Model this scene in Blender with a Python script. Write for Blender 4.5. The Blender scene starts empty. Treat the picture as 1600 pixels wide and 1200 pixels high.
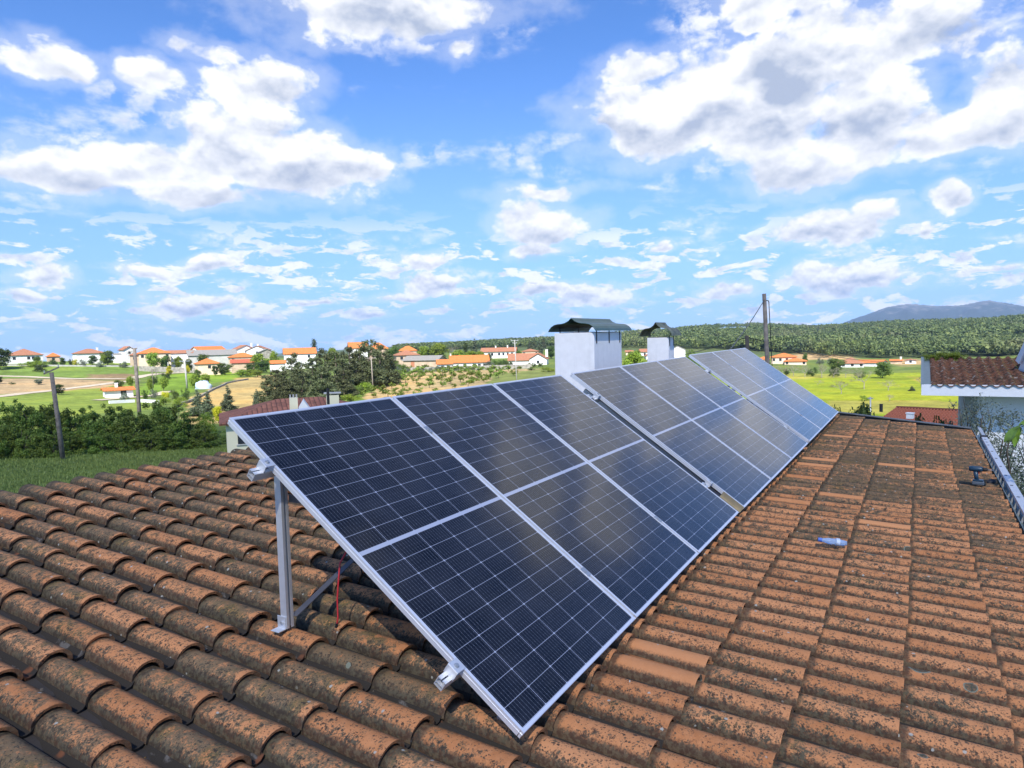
import bpy, math, random
import numpy as np
from mathutils import Vector, Matrix
R = math.radians
PI = math.pi
C = bpy.context.scene.collection
scene = bpy.context.scene

# ------------------------------------------------------------------ camera
F = 1062.29                      # focal length in pixels of a 1600 px wide frame
MX = np.array([[0.51437296, -0.06977613, 0.8547232],
               [-0.85718929, -0.01227144, 0.51485526],
               [-0.02543592, -0.99748719, -0.06612344]])   # camera axes -> world axes
cam = bpy.data.cameras.new('camera')
cam.sensor_width = 36
cam.lens = 36 * F / 1600
cam.clip_start = 0.05
cam.clip_end = 30000
co = bpy.data.objects.new('camera', cam)
C.objects.link(co)
rx, up, fw = MX[:, 0], -MX[:, 1], MX[:, 2]
co.matrix_world = Matrix(((rx[0], up[0], -fw[0], 0), (rx[1], up[1], -fw[1], 0), (rx[2], up[2], -fw[2], 0), (0, 0, 0, 1)))
scene.camera = co

def ray(px, py):
    d = MX @ np.array([px - 800, py - 600, F])
    return d / np.linalg.norm(d)
def hor(px):
    return 600 - 70.4 - .0255 * (px - 800)
def proj(P):
    c = np.asarray(P, float) @ MX
    z = np.where(c[..., 2] > .01, c[..., 2], np.nan)
    return 800 + F * c[..., 0] / z, 600 + F * c[..., 1] / z
def azdir(px):
    d = ray(px, hor(px)); h = math.hypot(d[0], d[1])
    return np.array([d[0] / h, d[1] / h])
def zat(px, py, r):
    """height at horizontal distance r of the sight line through a pixel"""
    d = ray(px, py); return r * d[2] / math.hypot(d[0], d[1])

# ------------------------------------------------------------------ light
SUN_AZ, SUN_EL = R(206), R(47)   # azimuth measured from +X, behind the camera
sd = Vector((math.cos(SUN_AZ) * math.cos(SUN_EL), math.sin(SUN_AZ) * math.cos(SUN_EL), math.sin(SUN_EL)))
sun = bpy.data.lights.new('sun', 'SUN')
sun.energy = 4.4; sun.angle = R(.5); sun.color = (1, .955, .88)
so = bpy.data.objects.new('sun', sun); C.objects.link(so)
so.rotation_euler = sd.to_track_quat('Z', 'Y').to_euler()
scene.view_settings.view_transform = 'Standard'
scene.view_settings.look = 'None'
scene.view_settings.exposure = 0.98
scene.view_settings.gamma = 1
scene.cycles.use_denoising = True
try: scene.cycles.denoiser = 'OPENIMAGEDENOISE'
except Exception: pass
scene.cycles.max_bounces = 8
scene.cycles.transparent_max_bounces = 24
scene.cycles.sample_clamp_indirect = 6

# ------------------------------------------------------------------ node helper
class NT:
    def __init__(s, tree):
        s.t = tree; s.n = tree.nodes; s.l = tree.links
    def node(s, typ, **kw):
        n = s.n.new(typ)
        for k, v in kw.items(): setattr(n, k, v)
        return n
    def put(s, sock, v):
        if v is None: return
        if isinstance(v, (int, float)):
            sock.default_value = v
        elif isinstance(v, (tuple, list)):
            sock.default_value = (tuple(v) + (1,))[:len(sock.default_value)] if hasattr(sock.default_value, '__len__') else v[0]
        else: s.l.new(v, sock)
    def m(s, op, a, b=None, c=None, clamp=False):
        n = s.n.new('ShaderNodeMath'); n.operation = op; n.use_clamp = clamp
        s.put(n.inputs[0], a); s.put(n.inputs[1], b); s.put(n.inputs[2], c)
        return n.outputs[0]
    def v(s, op, a, b=None, c=None, sc=None):
        n = s.n.new('ShaderNodeVectorMath'); n.operation = op
        s.put(n.inputs[0], a); s.put(n.inputs[1], b); s.put(n.inputs[2], c)
        if sc is not None: s.put(n.inputs['Scale'], sc)
        return n.outputs['Value'] if op in ('LENGTH', 'DISTANCE', 'DOT_PRODUCT') else n.outputs[0]
    def mix(s, f, a, b, blend='MIX'):
        n = s.n.new('ShaderNodeMix'); n.data_type = 'RGBA'; n.blend_type = blend
        s.put(n.inputs[0], f); s.put(n.inputs[6], a); s.put(n.inputs[7], b)
        return n.outputs[2]
    def rng(s, v, a, b, c=0., d=1., smooth=True):
        n = s.n.new('ShaderNodeMapRange'); n.interpolation_type = 'SMOOTHSTEP' if smooth else 'LINEAR'
        s.put(n.inputs['Value'], v); s.put(n.inputs['From Min'], a); s.put(n.inputs['From Max'], b)
        s.put(n.inputs['To Min'], c); s.put(n.inputs['To Max'], d)
        return n.outputs[0]
    def noise(s, vec, scale, detail=4, rough=.55, dist=0., out=0):
        n = s.n.new('ShaderNodeTexNoise')
        s.put(n.inputs['Vector'], vec); s.put(n.inputs['Scale'], scale); s.put(n.inputs['Detail'], detail)
        s.put(n.inputs['Roughness'], rough); s.put(n.inputs['Distortion'], dist)
        return n.outputs[out]
    def sep(s, v):
        n = s.n.new('ShaderNodeSeparateXYZ'); s.put(n.inputs[0], v); return n.outputs
    def comb(s, x, y, z=0.):
        n = s.n.new('ShaderNodeCombineXYZ'); s.put(n.inputs[0], x); s.put(n.inputs[1], y); s.put(n.inputs[2], z); return n.outputs[0]

# ------------------------------------------------------------------ sky
world = bpy.data.worlds.new('World'); scene.world = world; world.use_nodes = True
W = NT(world.node_tree); W.n.clear()
sky = W.node('ShaderNodeTexSky', sky_type='NISHITA')
sky.sun_disc = False; sky.sun_elevation = SUN_EL
sky.sun_rotation = PI / 2 - SUN_AZ
sky.air_density = 1.1; sky.dust_density = .35; sky.ozone_density = 3.2; sky.altitude = 500
SKY_STRENGTH = .105

BLOBS = [(1440, -110, 190, 60, 1), (1500, -330, 260, 90, 1), (1640, -190, 150, 80, .9), (110, 265, 115, 42, 1), (235, 250, 110, 50, 1), (360, 240, 120, 68, 1), (470, 255, 110, 60, 1), (560, 262, 70, 34, .9),
             (330, 300, 150, 34, .8), (410, 195, 80, 60, .9),
             (1010, 190, 125, 66, .95), (1110, 150, 110, 80, 1), (1000, 105, 90, 40, .7), (1210, 175, 110, 95, 1), (1300, 70, 130, 85, 1),
             (1420, 50, 125, 65, 1), (1260, 250, 115, 55, 1), (1350, 190, 130, 75, 1), (1470, 200, 120, 52, 1), (1590, 150, 110, 75, 1),
             (1180, 25, 70, 30, .7), (600, 12, 230, 62, .9), (710, 70, 60, 40, .7), (1270, -40, 200, 80, .9),
             (1300, 352, 118, 33, 1), (1372, 325, 52, 28, 1), (1487, 309, 44, 20, 1), (1441, 355, 20, 12, 1),
             (1320, 436, 112, 24, 1), (1540, 428, 60, 9, .8), (845, 345, 85, 42, 1), (835, 385, 60, 22, .8), (860, 300, 130, 22, .65),
             (670, 403, 40, 14, 1), (675, 440, 52, 20, 1), (630, 458, 80, 11, .8), (62, 428, 64, 24, 1), (35, 461, 42, 12, 1),
             (315, 477, 82, 22, 1), (222, 427, 56, 15, .9), (320, 408, 62, 18, .9), (395, 495, 45, 12, .8), (850, 455, 48, 13, .9),
             (920, 462, 66, 18, .9), (1042, 385, 24, 11, 1), (1140, 452, 50, 16, 1), (490, 470, 38, 8, .8), (575, 493, 44, 13, .8),
             (240, 120, 75, 42, .85), (400, 130, 110, 60, .85), (70, 90, 130, 55, .62), (330, 75, 110, 45, .55)]
def sky_setup():
    tc = W.node('ShaderNodeTexCoord')
    d = W.v('NORMALIZE', tc.outputs['Generated'])
    sx, sy, sz = W.sep(d)
    az = W.m('ARCTAN2', sy, sx)
    el = W.m('ARCSINE', sz)
    p = W.comb(az, el, 0.)
    # coordinates whose grain shrinks towards the horizon, as a layer of clouds does
    e2 = W.m('ADD', W.m('MAXIMUM', el, 0.), .15)
    q = W.comb(W.m('DIVIDE', sx, e2), W.m('DIVIDE', sy, e2), W.m('MULTIPLY', W.m('LOGARITHM', e2, 2.718), 1.5))
    n1 = W.noise(q, 1.9, 8, .56)
    dv = W.v('MULTIPLY', d, (1, 1, 1.45))
    hi = W.rng(el, .07, .24)
    def two(shift, s_lo, s_hi, det, ro, di):
        a_ = W.noise(W.v('ADD', dv, (0, 0, shift * .45)), s_lo, det, ro, di); b_ = W.noise(W.v('ADD', dv, (0, 0, shift)), s_hi, det, ro, di)
        n_ = W.s if False else W.n.new('ShaderNodeMix'); n_.data_type = 'FLOAT'; W.put(n_.inputs[0], hi); W.put(n_.inputs[2], a_); W.put(n_.inputs[3], b_); return n_.outputs[0]
    nb_ = two(0., 21., 9.5, 4, .52, .25)              # billows
    nf_ = two(0., 62., 30., 5, .60, .15)              # small structure
    nb2 = two(.036, 21., 9.5, 3, .52, .25)
    nf2 = two(.014, 62., 30., 3, .60, .15)
    ncl = W.m('ADD', W.m('MULTIPLY', nb_, .70), W.m('MULTIPLY', nf_, .30))
    wob = W.noise(W.v('MULTIPLY', p, (1, 1.4, 1)), 9, 4, .55, 0, 1)
    pw = W.v('ADD', p, W.v('MULTIPLY', W.v('SUBTRACT', wob, (.5, .5, .5)), (.085, .055, 0)))
    # placed cumulus: pixel centre, radii, weight
    blobs = BLOBS
    D = V = S = None
    for bx, by, brx, bry, w in blobs:
        c = ray(bx, by); a0 = math.atan2(c[1], c[0]); e0 = math.asin(c[2])
        c1 = ray(bx + brx, by); c2 = ray(bx, by + bry)
        ra = abs(math.atan2(c1[1], c1[0]) - a0); re = abs(math.asin(c2[2]) - e0)
        t = W.v('MULTIPLY', W.v('SUBTRACT', pw, (a0, e0, 0)), (1 / ra, 1 / re, 0))
        b = W.m('SUBTRACT', w, W.v('LENGTH', t))
        bp = W.m('MAXIMUM', b, 0.)
        ty = W.sep(t)[1]
        D = b if D is None else W.m('MAXIMUM', D, b)
        S = bp if S is None else W.m('ADD', S, bp)
        V = W.m('MULTIPLY', bp, ty) if V is None else W.m('MULTIPLY_ADD', bp, ty, V)
    V = W.m('DIVIDE', V, W.m('ADD', S, .05))
    nn = W.m('SUBTRACT', ncl, .5)
    dens = W.m('MULTIPLY_ADD', nn, 2.4, W.m('ADD', D, .10))
    cum = W.m('MAXIMUM', W.rng(dens, .05, .42), W.m('MULTIPLY', W.rng(dens, -.35, .20), .26))
    # scattered patches and thin veils everywhere else, thicker round the big clouds
    near = W.rng(D, -1.3, .1, 0., .03)
    cover = W.rng(W.m('ADD', n1, near), .53, .70)
    veil = W.m('MULTIPLY', W.m('MULTIPLY', cover, W.rng(nf_, .36, .64)), .86)
    veil = W.m('MULTIPLY', veil, W.rng(el, .02, .25, .7, 1.))
    # rows of small flat clouds low above the horizon
    ql = W.comb(W.m('MULTIPLY', az, 15.), W.m('MULTIPLY', el, 42.), 3.)
    nl = W.noise(ql, 1.25, 7, .60, .35)
    qlt = W.v('ADD', ql, (0, .55, 0)); nlt = W.noise(qlt, 1.25, 4, .6, .35)
    low = W.m('MULTIPLY', W.rng(nl, .505, .575), W.rng(el, .20, .11))
    low = W.m('MULTIPLY', low, .92)
    th = W.m('MAXIMUM', veil, low)
    al = W.m('MAXIMUM', cum, th)
    # relief: lit shoulders, grey flat bases
    rel = W.m('ADD', W.m('MULTIPLY', W.m('SUBTRACT', nb_, nb2), 2.7), W.m('MULTIPLY', W.m('SUBTRACT', nf_, nf2), 1.1))
    core = W.rng(dens, .2, 1.1)
    below = W.rng(V, .35, -.5)
    sh = W.m('MULTIPLY', below, W.m('ADD', .30, W.m('MULTIPLY', core, .60)))
    sh = W.m('MULTIPLY', sh, W.rng(dens, .0, .5))
    for bx, by, brx, bry, w in [(1230, 120, 85, 66, 1.1), (1330, 95, 90, 50, .9), (1290, 205, 50, 26, .9), (850, 402, 48, 18, .9), (1500, 60, 60, 40, .7), (250, 296, 150, 24, .6), (640, 10, 120, 30, .45), (1420, 215, 90, 26, .5), (1250, 285, 70, 20, .55), (430, 300, 110, 20, .4)]:
        c = ray(bx, by); a0 = math.atan2(c[1], c[0]); e0 = math.asin(c[2])
        c1 = ray(bx + brx, by); c2 = ray(bx, by + bry)
        t = W.v('MULTIPLY', W.v('SUBTRACT', pw, (a0, e0, 0)), (1 / abs(math.atan2(c1[1], c1[0]) - a0), 1 / abs(math.asin(c2[2]) - e0), 0))
        b = W.rng(W.m('ADD', W.m('SUBTRACT', 1., W.v('LENGTH', t)), W.m('MULTIPLY', nn, 2.4)), 0., .8, 0., w * .85)
        sh = W.m('MAXIMUM', sh, b)
    relc = W.m('MULTIPLY', rel, W.rng(al, .3, .9))
    sh = W.m('SUBTRACT', W.m('ADD', sh, .13), relc)
    lowsh = W.m('MULTIPLY', W.rng(W.m('SUBTRACT', nl, nlt), .0, -.09), W.m('MULTIPLY', W.rng(low, .1, .5), .45))
    sh = W.m('MAXIMUM', sh, lowsh)
    sh = W.m('MINIMUM', W.m('MAXIMUM', sh, 0.), 1.)
    col = W.mix(sh, (.60, .60, .61), (.25, .29, .38))
    bright = W.v('SCALE', sky.outputs[0], sc=SKY_STRENGTH)
    bright = W.v('MULTIPLY', bright, (.45, .68, 1.02))
    haze = W.rng(el, .42, 0., 0., .66)
    bright = W.mix(haze, bright, (.20, .325, .60))
    out = W.mix(al, bright, col)
    bg = W.node('ShaderNodeBackground'); W.put(bg.inputs[0], out); bg.inputs[1].default_value = 1
    wo = W.node('ShaderNodeOutputWorld'); W.l.new(bg.outputs[0], wo.inputs[0])
sky_setup()
world.cycles.sampling_method = 'MANUAL'
world.cycles.sample_map_resolution = 512

# ------------------------------------------------------------------ materials
MATS = {}
def mat(name, col, rough=.8, metal=0., var=.12, vscale=8., bump=0., bscale=60., coat=0., spec=.5, coord='Object', fn=None, trans=0.):
    if name in MATS: return MATS[name]
    m = bpy.data.materials.new(name); m.use_nodes = True
    T = NT(m.node_tree); b = m.node_tree.nodes['Principled BSDF']
    tc = T.node('ShaderNodeTexCoord'); vec = tc.outputs[coord]
    c = None
    if fn: c = fn(T, b, vec)
    if c is None: c = col
    if var:
        n = T.noise(vec, vscale, 6, .62)
        c = T.mix(T.rng(n, .3, .7, 0, 1), c if not isinstance(c, tuple) else tuple(x * (1 - var) for x in c) + (1,),
                  tuple(min(1, x * (1 + var)) for x in col) + (1,)) if isinstance(c, tuple) else T.mix(1., c, T.comb(*[T.rng(n, .3, .7, 1 - var, 1 + var)] * 3), 'MULTIPLY')
    T.put(b.inputs['Base Color'], c)
    if not b.inputs['Roughness'].is_linked: b.inputs['Roughness'].default_value = rough
    b.inputs['Metallic'].default_value = metal
    b.inputs['Specular IOR Level'].default_value = spec
    b.inputs['Coat Weight'].default_value = coat
    if bump:
        bn = T.node('ShaderNodeBump'); bn.inputs['Strength'].default_value = bump; bn.inputs['Distance'].default_value = .02
        T.l.new(T.noise(vec, bscale, 6, .65), bn.inputs['Height']); T.l.new(bn.outputs[0], b.inputs['Normal'])
    MATS[name] = m
    return m

def leafmat(name, a, bcol, c3=None):
    if name in MATS: return MATS[name]
    m = bpy.data.materials.new(name); m.use_nodes = True
    T = NT(m.node_tree); b = m.node_tree.nodes['Principled BSDF']
    g = T.node('ShaderNodeNewGeometry')
    oi = T.node('ShaderNodeObjectInfo')
    c = T.mix(g.outputs['Random Per Island'], a, bcol)
    if c3:
        tc = T.node('ShaderNodeTexCoord'); nz = T.noise(tc.outputs['Object'], .11, 3, .6); nz2 = T.noise(tc.outputs['Object'], .013, 3, .6)
        c = T.mix(1., c, T.mix(T.rng(nz, .35, .65), (.62, .70, .75), (1.30, 1.22, 1.05)), 'MULTIPLY'); c = T.mix(T.m('MULTIPLY', T.rng(nz2, .52, .68), .5), c, (.17, .16, .09))
    hs = T.node('ShaderNodeHueSaturation')
    T.put(hs.inputs['Hue'], T.m('MULTIPLY_ADD', oi.outputs['Random'], .03, .485))
    T.put(hs.inputs['Value'], T.m('MULTIPLY_ADD', oi.outputs['Random'], .5, .78)); T.put(hs.inputs['Color'], c)
    T.put(b.inputs['Base Color'], hs.outputs[0])
    b.inputs['Roughness'].default_value = .6; b.inputs['Specular IOR Level'].default_value = .25
    tr = T.node('ShaderNodeBsdfTranslucent'); T.put(tr.inputs[0], hs.outputs[0])
    mx = T.node('ShaderNodeMixShader'); mx.inputs[0].default_value = .28
    out = m.node_tree.nodes['Material Output']
    T.l.new(b.outputs[0], mx.inputs[1]); T.l.new(tr.outputs[0], mx.inputs[2]); T.l.new(mx.outputs[0], out.inputs[0])
    MATS[name] = m
    return m

def tile_mat():
    m = bpy.data.materials.new('clay_tile'); m.use_nodes = True
    T = NT(m.node_tree); b = m.node_tree.nodes['Principled BSDF']
    tc = T.node('ShaderNodeTexCoord'); P = tc.outputs['Object']
    at = T.node('ShaderNodeAttribute', attribute_name='tile'); A = T.sep(at.outputs['Vector'])
    at2 = T.node('ShaderNodeAttribute', attribute_name='tile2'); B = T.sep(at2.outputs['Vector'])
    rnd, tt, pan = A[0], A[1], A[2]
    clean, side, rnd2 = B[0], B[1], B[2]
    off = T.comb(T.m('MULTIPLY', rnd, 37.), T.m('MULTIPLY', rnd2, 53.), 0.)
    Pq = T.v('ADD', P, off)
    fine = T.noise(Pq, 105., 5, .72)
    med = T.noise(Pq, 24., 6, .66)
    big = T.noise(P, 1.1, 3, .5)
    orange = T.mix(rnd, (.46, .185, .072), (.62, .28, .122))
    orange = T.mix(T.rng(T.noise(Pq, 30., 5, .6), .35, .7), orange, T.mix(.5, orange, (.60, .27, .12)))
    px = T.sep(P)
    far = T.rng(px[0], 3.8, 8.0)
    left = T.rng(px[1], .9, 2.3)
    lip = T.rng(tt, .90, .975)
    reg = T.m('MAXIMUM', T.m('MULTIPLY', far, .95), left)
    flank = T.rng(side, .35, 1.)
    dirty = T.m('SUBTRACT', 1., clean)
    sc = T.m('ADD', T.m('MULTIPLY', fine, .50), T.m('MULTIPLY', med, .50))
    # olive-grey film of moss and lichen, thick on the left slope and far away
    fb = T.m('ADD', T.m('ADD', T.m('MULTIPLY', left, .10), T.m('MULTIPLY', far, .135)), T.m('MULTIPLY', T.m('SUBTRACT', 1., tt), .055))
    fb = T.m('ADD', fb, T.m('MULTIPLY', T.m('SUBTRACT', rnd2, .5), .13))
    fb = T.m('ADD', fb, T.m('MULTIPLY', T.m('SUBTRACT', big, .5), .22))
    fb = T.m('ADD', fb, T.m('MULTIPLY', flank, .02))
    fb = T.m('SUBTRACT', fb, T.m('MULTIPLY', lip, T.m('SUBTRACT', .12, T.m('MULTIPLY', far, .09))))
    film = T.rng(T.m('ADD', sc, fb), .555, .67)
    film = T.m('MULTIPLY', T.m('MULTIPLY', film, dirty), .82)
    gcol = T.mix(T.noise(Pq, 60., 4, .65), (.070, .062, .038), (.19, .168, .105))
    gcol = T.mix(T.rng(T.noise(P, 5., 4, .6), .5, .66), gcol, (.09, .10, .042))
    gcol = T.mix(T.m('MULTIPLY', far, .45), gcol, (.055, .056, .036))
    c = T.mix(film, orange, gcol)
    # soot-black spots of many sizes, crowding on the flank that faces the weather
    wp = T.v('ADD', Pq, T.v('SCALE', T.v('SUBTRACT', T.noise(Pq, 240., 2, .6, 0, 1), (.5, .5, .5)), sc=.0075))
    black = None
    for scale, pres, r0, r1 in ((30., .13, .22, .34), (64., .34, .20, .42), (120., .38, .20, .44)):
        vo = T.node('ShaderNodeTexVoronoi'); T.put(vo.inputs['Vector'], wp); vo.inputs['Scale'].default_value = scale
        q = T.sep(vo.outputs['Color'])
        pr = T.m('ADD', T.m('MULTIPLY', flank, .34 if scale > 40 else .16), T.m('MULTIPLY', T.m('SUBTRACT', med, .5), 2.2)); pr = T.m('ADD', pr, pres)
        pr = T.m('ADD', pr, T.m('MULTIPLY', T.m('SUBTRACT', rnd, .5), .22))
        on = T.m('LESS_THAN', q[0], T.m('SUBTRACT', pr, T.m('MULTIPLY', lip, .22)))
        rad = T.m('MULTIPLY_ADD', q[1], r1 - r0, r0)
        sp = T.m('MULTIPLY', on, T.rng(T.m('SUBTRACT', vo.outputs['Distance'], rad), .07, -.05))
        black = sp if black is None else T.m('MAXIMUM', black, sp)
    fl = T.m('ADD', side, T.m('ADD', T.m('MULTIPLY', T.m('SUBTRACT', fine, .5), 1.8), T.m('MULTIPLY', T.m('SUBTRACT', med, .5), 1.9)))
    black = T.m('MAXIMUM', black, T.rng(fl, .60, .98))
    crest = T.rng(T.m('SUBTRACT', T.m('ADD', side, T.m('MULTIPLY', T.m('SUBTRACT', fine, .5), .5)), 0.), .34, .10)
    black = T.m('MAXIMUM', black, T.m('MULTIPLY', crest, .85))
    black = T.m('MULTIPLY', black, dirty)
    # moss and painted gap shade along the foot of each barrel and where a tile comes out from under the next one
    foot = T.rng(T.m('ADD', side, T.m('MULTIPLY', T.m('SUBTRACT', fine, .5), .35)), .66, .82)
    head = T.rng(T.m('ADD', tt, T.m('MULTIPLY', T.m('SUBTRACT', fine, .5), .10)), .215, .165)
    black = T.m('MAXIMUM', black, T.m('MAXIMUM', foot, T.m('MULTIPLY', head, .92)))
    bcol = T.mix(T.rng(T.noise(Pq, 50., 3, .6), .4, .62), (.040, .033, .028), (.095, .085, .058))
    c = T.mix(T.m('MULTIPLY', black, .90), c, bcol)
    # white crusts
    v2 = T.node('ShaderNodeTexVoronoi'); T.put(v2.inputs['Vector'], T.v('ADD', Pq, T.v('SCALE', T.noise(Pq, 90., 2, .5, 0, 1), sc=.010))); v2.inputs['Scale'].default_value = 17
    w = T.m('MULTIPLY', T.rng(v2.outputs['Distance'], .15, .09), T.rng(T.sep(v2.outputs['Color'])[1], .70, .72))
    c = T.mix(T.m('MULTIPLY', w, .85), c, (.42, .42, .37))
    # channels: almost black, with grey smears
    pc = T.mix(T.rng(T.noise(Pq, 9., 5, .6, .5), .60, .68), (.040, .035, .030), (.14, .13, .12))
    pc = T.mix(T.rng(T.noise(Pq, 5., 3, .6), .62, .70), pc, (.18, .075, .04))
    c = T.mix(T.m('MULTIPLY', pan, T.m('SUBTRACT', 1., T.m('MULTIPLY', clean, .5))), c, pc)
    # large round lichen rosettes
    for (x, y, z, r) in ROSETTES:
        dd = T.m('ADD', T.v('DISTANCE', P, (x, y, z)), T.m('MULTIPLY', T.m('SUBTRACT', med, .5), .02))
        inn = T.rng(dd, r, r * .93); ring = T.m('MULTIPLY', inn, T.rng(dd, r * .72, r * .9))
        c = T.mix(T.m('MULTIPLY', inn, T.rng(fine, .3, .6, .6, 1.)), c, (.07, .075, .055)); c = T.mix(T.m('MULTIPLY', ring, .8), c, (.24, .26, .20))
    lipc = T.rng(tt, .985, 1.0)
    T.put(b.inputs['Base Color'], c)
    b.inputs['Roughness'].default_value = .93; b.inputs['Specular IOR Level'].default_value = .12
    bn = T.node('ShaderNodeBump'); bn.inputs['Strength'].default_value = .75; bn.inputs['Distance'].default_value = .006
    hh = T.m('ADD', T.m('MULTIPLY', fine, .6), T.m('ADD', T.m('MULTIPLY', sc, .8), T.m('MULTIPLY', T.noise(Pq, 220., 3, .6), .35)))
    T.put(bn.inputs['Height'], hh); T.l.new(bn.outputs[0], b.inputs['Normal'])
    return m
TANP = .0989; PITCH = math.atan(TANP); CP, SP = math.cos(PITCH), math.sin(PITCH)
RH = 1.6; WX = .18849; LY = .39218; TX0 = 2.3445; TS0 = -5.9312
def roofpt(px, py, dz=0):
    d = ray(px, py); t = (-RH + dz) / (d[2] - TANP * d[1]); return d * t
ROSETTES = []
for (a, b_, r) in [(1437, 1040, .052), (1345, 1035, .035), (1517, 1072, .03), (1348, 912, .035), (1420, 857, .04), (1362, 862, .045), (1442, 1177, .02), (1566, 1040, .03), (1096, 1052, .04), (541, 1035, .03)]:
    p_ = roofpt(a, b_, -.01); ROSETTES.append((float(p_[0]), float(p_[1]), float(p_[2]), r))
TILE = tile_mat()

WHITEWALL = mat('painted_wall', (.74, .75, .76), .85, var=.05, vscale=1.5, bump=.15, bscale=40)
def streaky(T, b, v):
    s = T.noise(T.v('MULTIPLY', v, (9, 9, .8)), 1., 5, .6)
    n = T.noise(v, 2.2, 5, .6)
    return T.mix(T.rng(T.m('MULTIPLY', T.m('ADD', s, n), .5), .48, .66, 0, .42), (.90, .89, .88), (.70, .69, .67))
CHIMW = mat('chimney_render', (.7, .7, .7), .85, var=.04, bump=.12, bscale=70, fn=streaky)
ALU = mat('aluminium', (.70, .71, .73), .50, .6, var=.05, vscale=20)
FRAME = mat('anodised_frame', (.80, .81, .85), .42, .45, var=.03, vscale=5)
ALUD = mat('dull_aluminium', (.52, .53, .55), .42, .8, var=.08, vscale=9)
STEEL = mat('galvanised_steel', (.50, .52, .54), .45, .7, var=.15, vscale=14)
CAPG = mat('green_sheet_metal', (.055, .115, .095), .38, .25, var=.25, vscale=7)
CAPB = mat('mottled_sheet_metal', (.12, .13, .085), .55, .1, var=.55, vscale=9)
BLACK = mat('black_iron', (.018, .018, .02), .55, var=.1)
REDC = mat('red_cable', (.55, .03, .04), .4, var=0)
BLKC = mat('black_cable', (.012, .012, .014), .4, var=0)
TEAL = mat('teal_sheet', (.16, .23, .25), .4, .5, var=.12)
FLASH = mat('grey_flashing', (.12, .13, .135), .6, .2, var=.3, vscale=5)
RUBBER = mat('black_rubber', (.02, .02, .02), .7, var=0)
WOOD = mat('weathered_pole_wood', (.16, .135, .115), .9, var=.35, vscale=3, fn=lambda T, b, v: T.mix(T.noise(T.v('MULTIPLY', v, (14, 14, .6)), 1., 5, .6), (.09, .075, .065), (.24, .21, .18)))
CONC = mat('concrete', (.42, .41, .39), .9, var=.15, vscale=2)
WIN = mat('dark_window_glass', (.03, .035, .045), .12, var=0)
LEAD = mat('stone_wall', (.30, .28, .24), .95, var=.35, vscale=1.3, bump=.5, bscale=3)

# ------------------------------------------------------------------ mesh helpers
class MB:
    def __init__(s): s.v = []; s.f = []
    def add(s, vs, fs):
        o = len(s.v); s.v += [tuple(map(float, x)) for x in vs]; s.f += [tuple(i + o for i in f) for f in fs]; return s
    def box(s, c, d, rot=None):
        x, y, z = [q / 2 for q in d]
        vs = [Vector((a * x, b * y, e * z)) for a in (-1, 1) for b in (-1, 1) for e in (-1, 1)]
        if rot is not None: vs = [rot @ q for q in vs]
        c = Vector(c)
        return s.add([c + q for q in vs], [(0, 1, 3, 2), (4, 6, 7, 5), (0, 4, 5, 1), (2, 3, 7, 6), (0, 2, 6, 4), (1, 5, 7, 3)])
    def bar(s, a, b, w, h, upv=(0, 0, 1)):
        a, b = Vector(a), Vector(b); t = (b - a); L = t.length; t.normalize()
        u = Vector(upv); sd_ = t.cross(u).normalized(); u = sd_.cross(t)
        M = Matrix((t, sd_, u)).transposed()
        return s.box((a + b) / 2, (L, w, h), M)
    def tube(s, pts, r, n=8, cap=True, r1=None):
        pts = [Vector(p) for p in pts]; k = len(pts); o = len(s.v); prev = None
        for i, p in enumerate(pts):
            t = (pts[min(i + 1, k - 1)] - pts[max(i - 1, 0)]).normalized()
            if prev is None:
                a = Vector((0, 0, 1)) if abs(t.z) < .9 else Vector((1, 0, 0)); prev = t.cross(a).normalized()
            prev = (prev - t * prev.dot(t)).normalized(); q = t.cross(prev)
            rr = r[i] if isinstance(r, (list, tuple)) else r + ((r1 - r) * i / (k - 1) if r1 is not None else 0)
            for j in range(n):
                an = 2 * PI * j / n; s.v.append(tuple(p + prev * math.cos(an) * rr + q * math.sin(an) * rr))
        for i in range(k - 1):
            for j in range(n):
                s.f.append((o + i * n + j, o + i * n + (j + 1) % n, o + (i + 1) * n + (j + 1) % n, o + (i + 1) * n + j))
        if cap: s.f.append(tuple(o + j for j in range(n))[::-1]); s.f.append(tuple(o + (k - 1) * n + j for j in range(n)))
        return s
    def poly(s, pts): return s.add(pts, [tuple(range(len(pts)))])
    def build(s, name, m, parent=None, smooth=False, loc=None, bevel=0):
        me = bpy.data.meshes.new(name); me.from_pydata(s.v, [], s.f); me.update()
        if smooth:
            for p in me.polygons: p.use_smooth = True
        me.materials.append(m)
        o = bpy.data.objects.new(name, me); C.objects.link(o)
        if parent: o.parent = parent
        if loc is not None: o.location = loc
        if bevel:
            b = o.modifiers.new('bevel', 'BEVEL'); b.width = bevel; b.segments = 2
        return o

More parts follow.
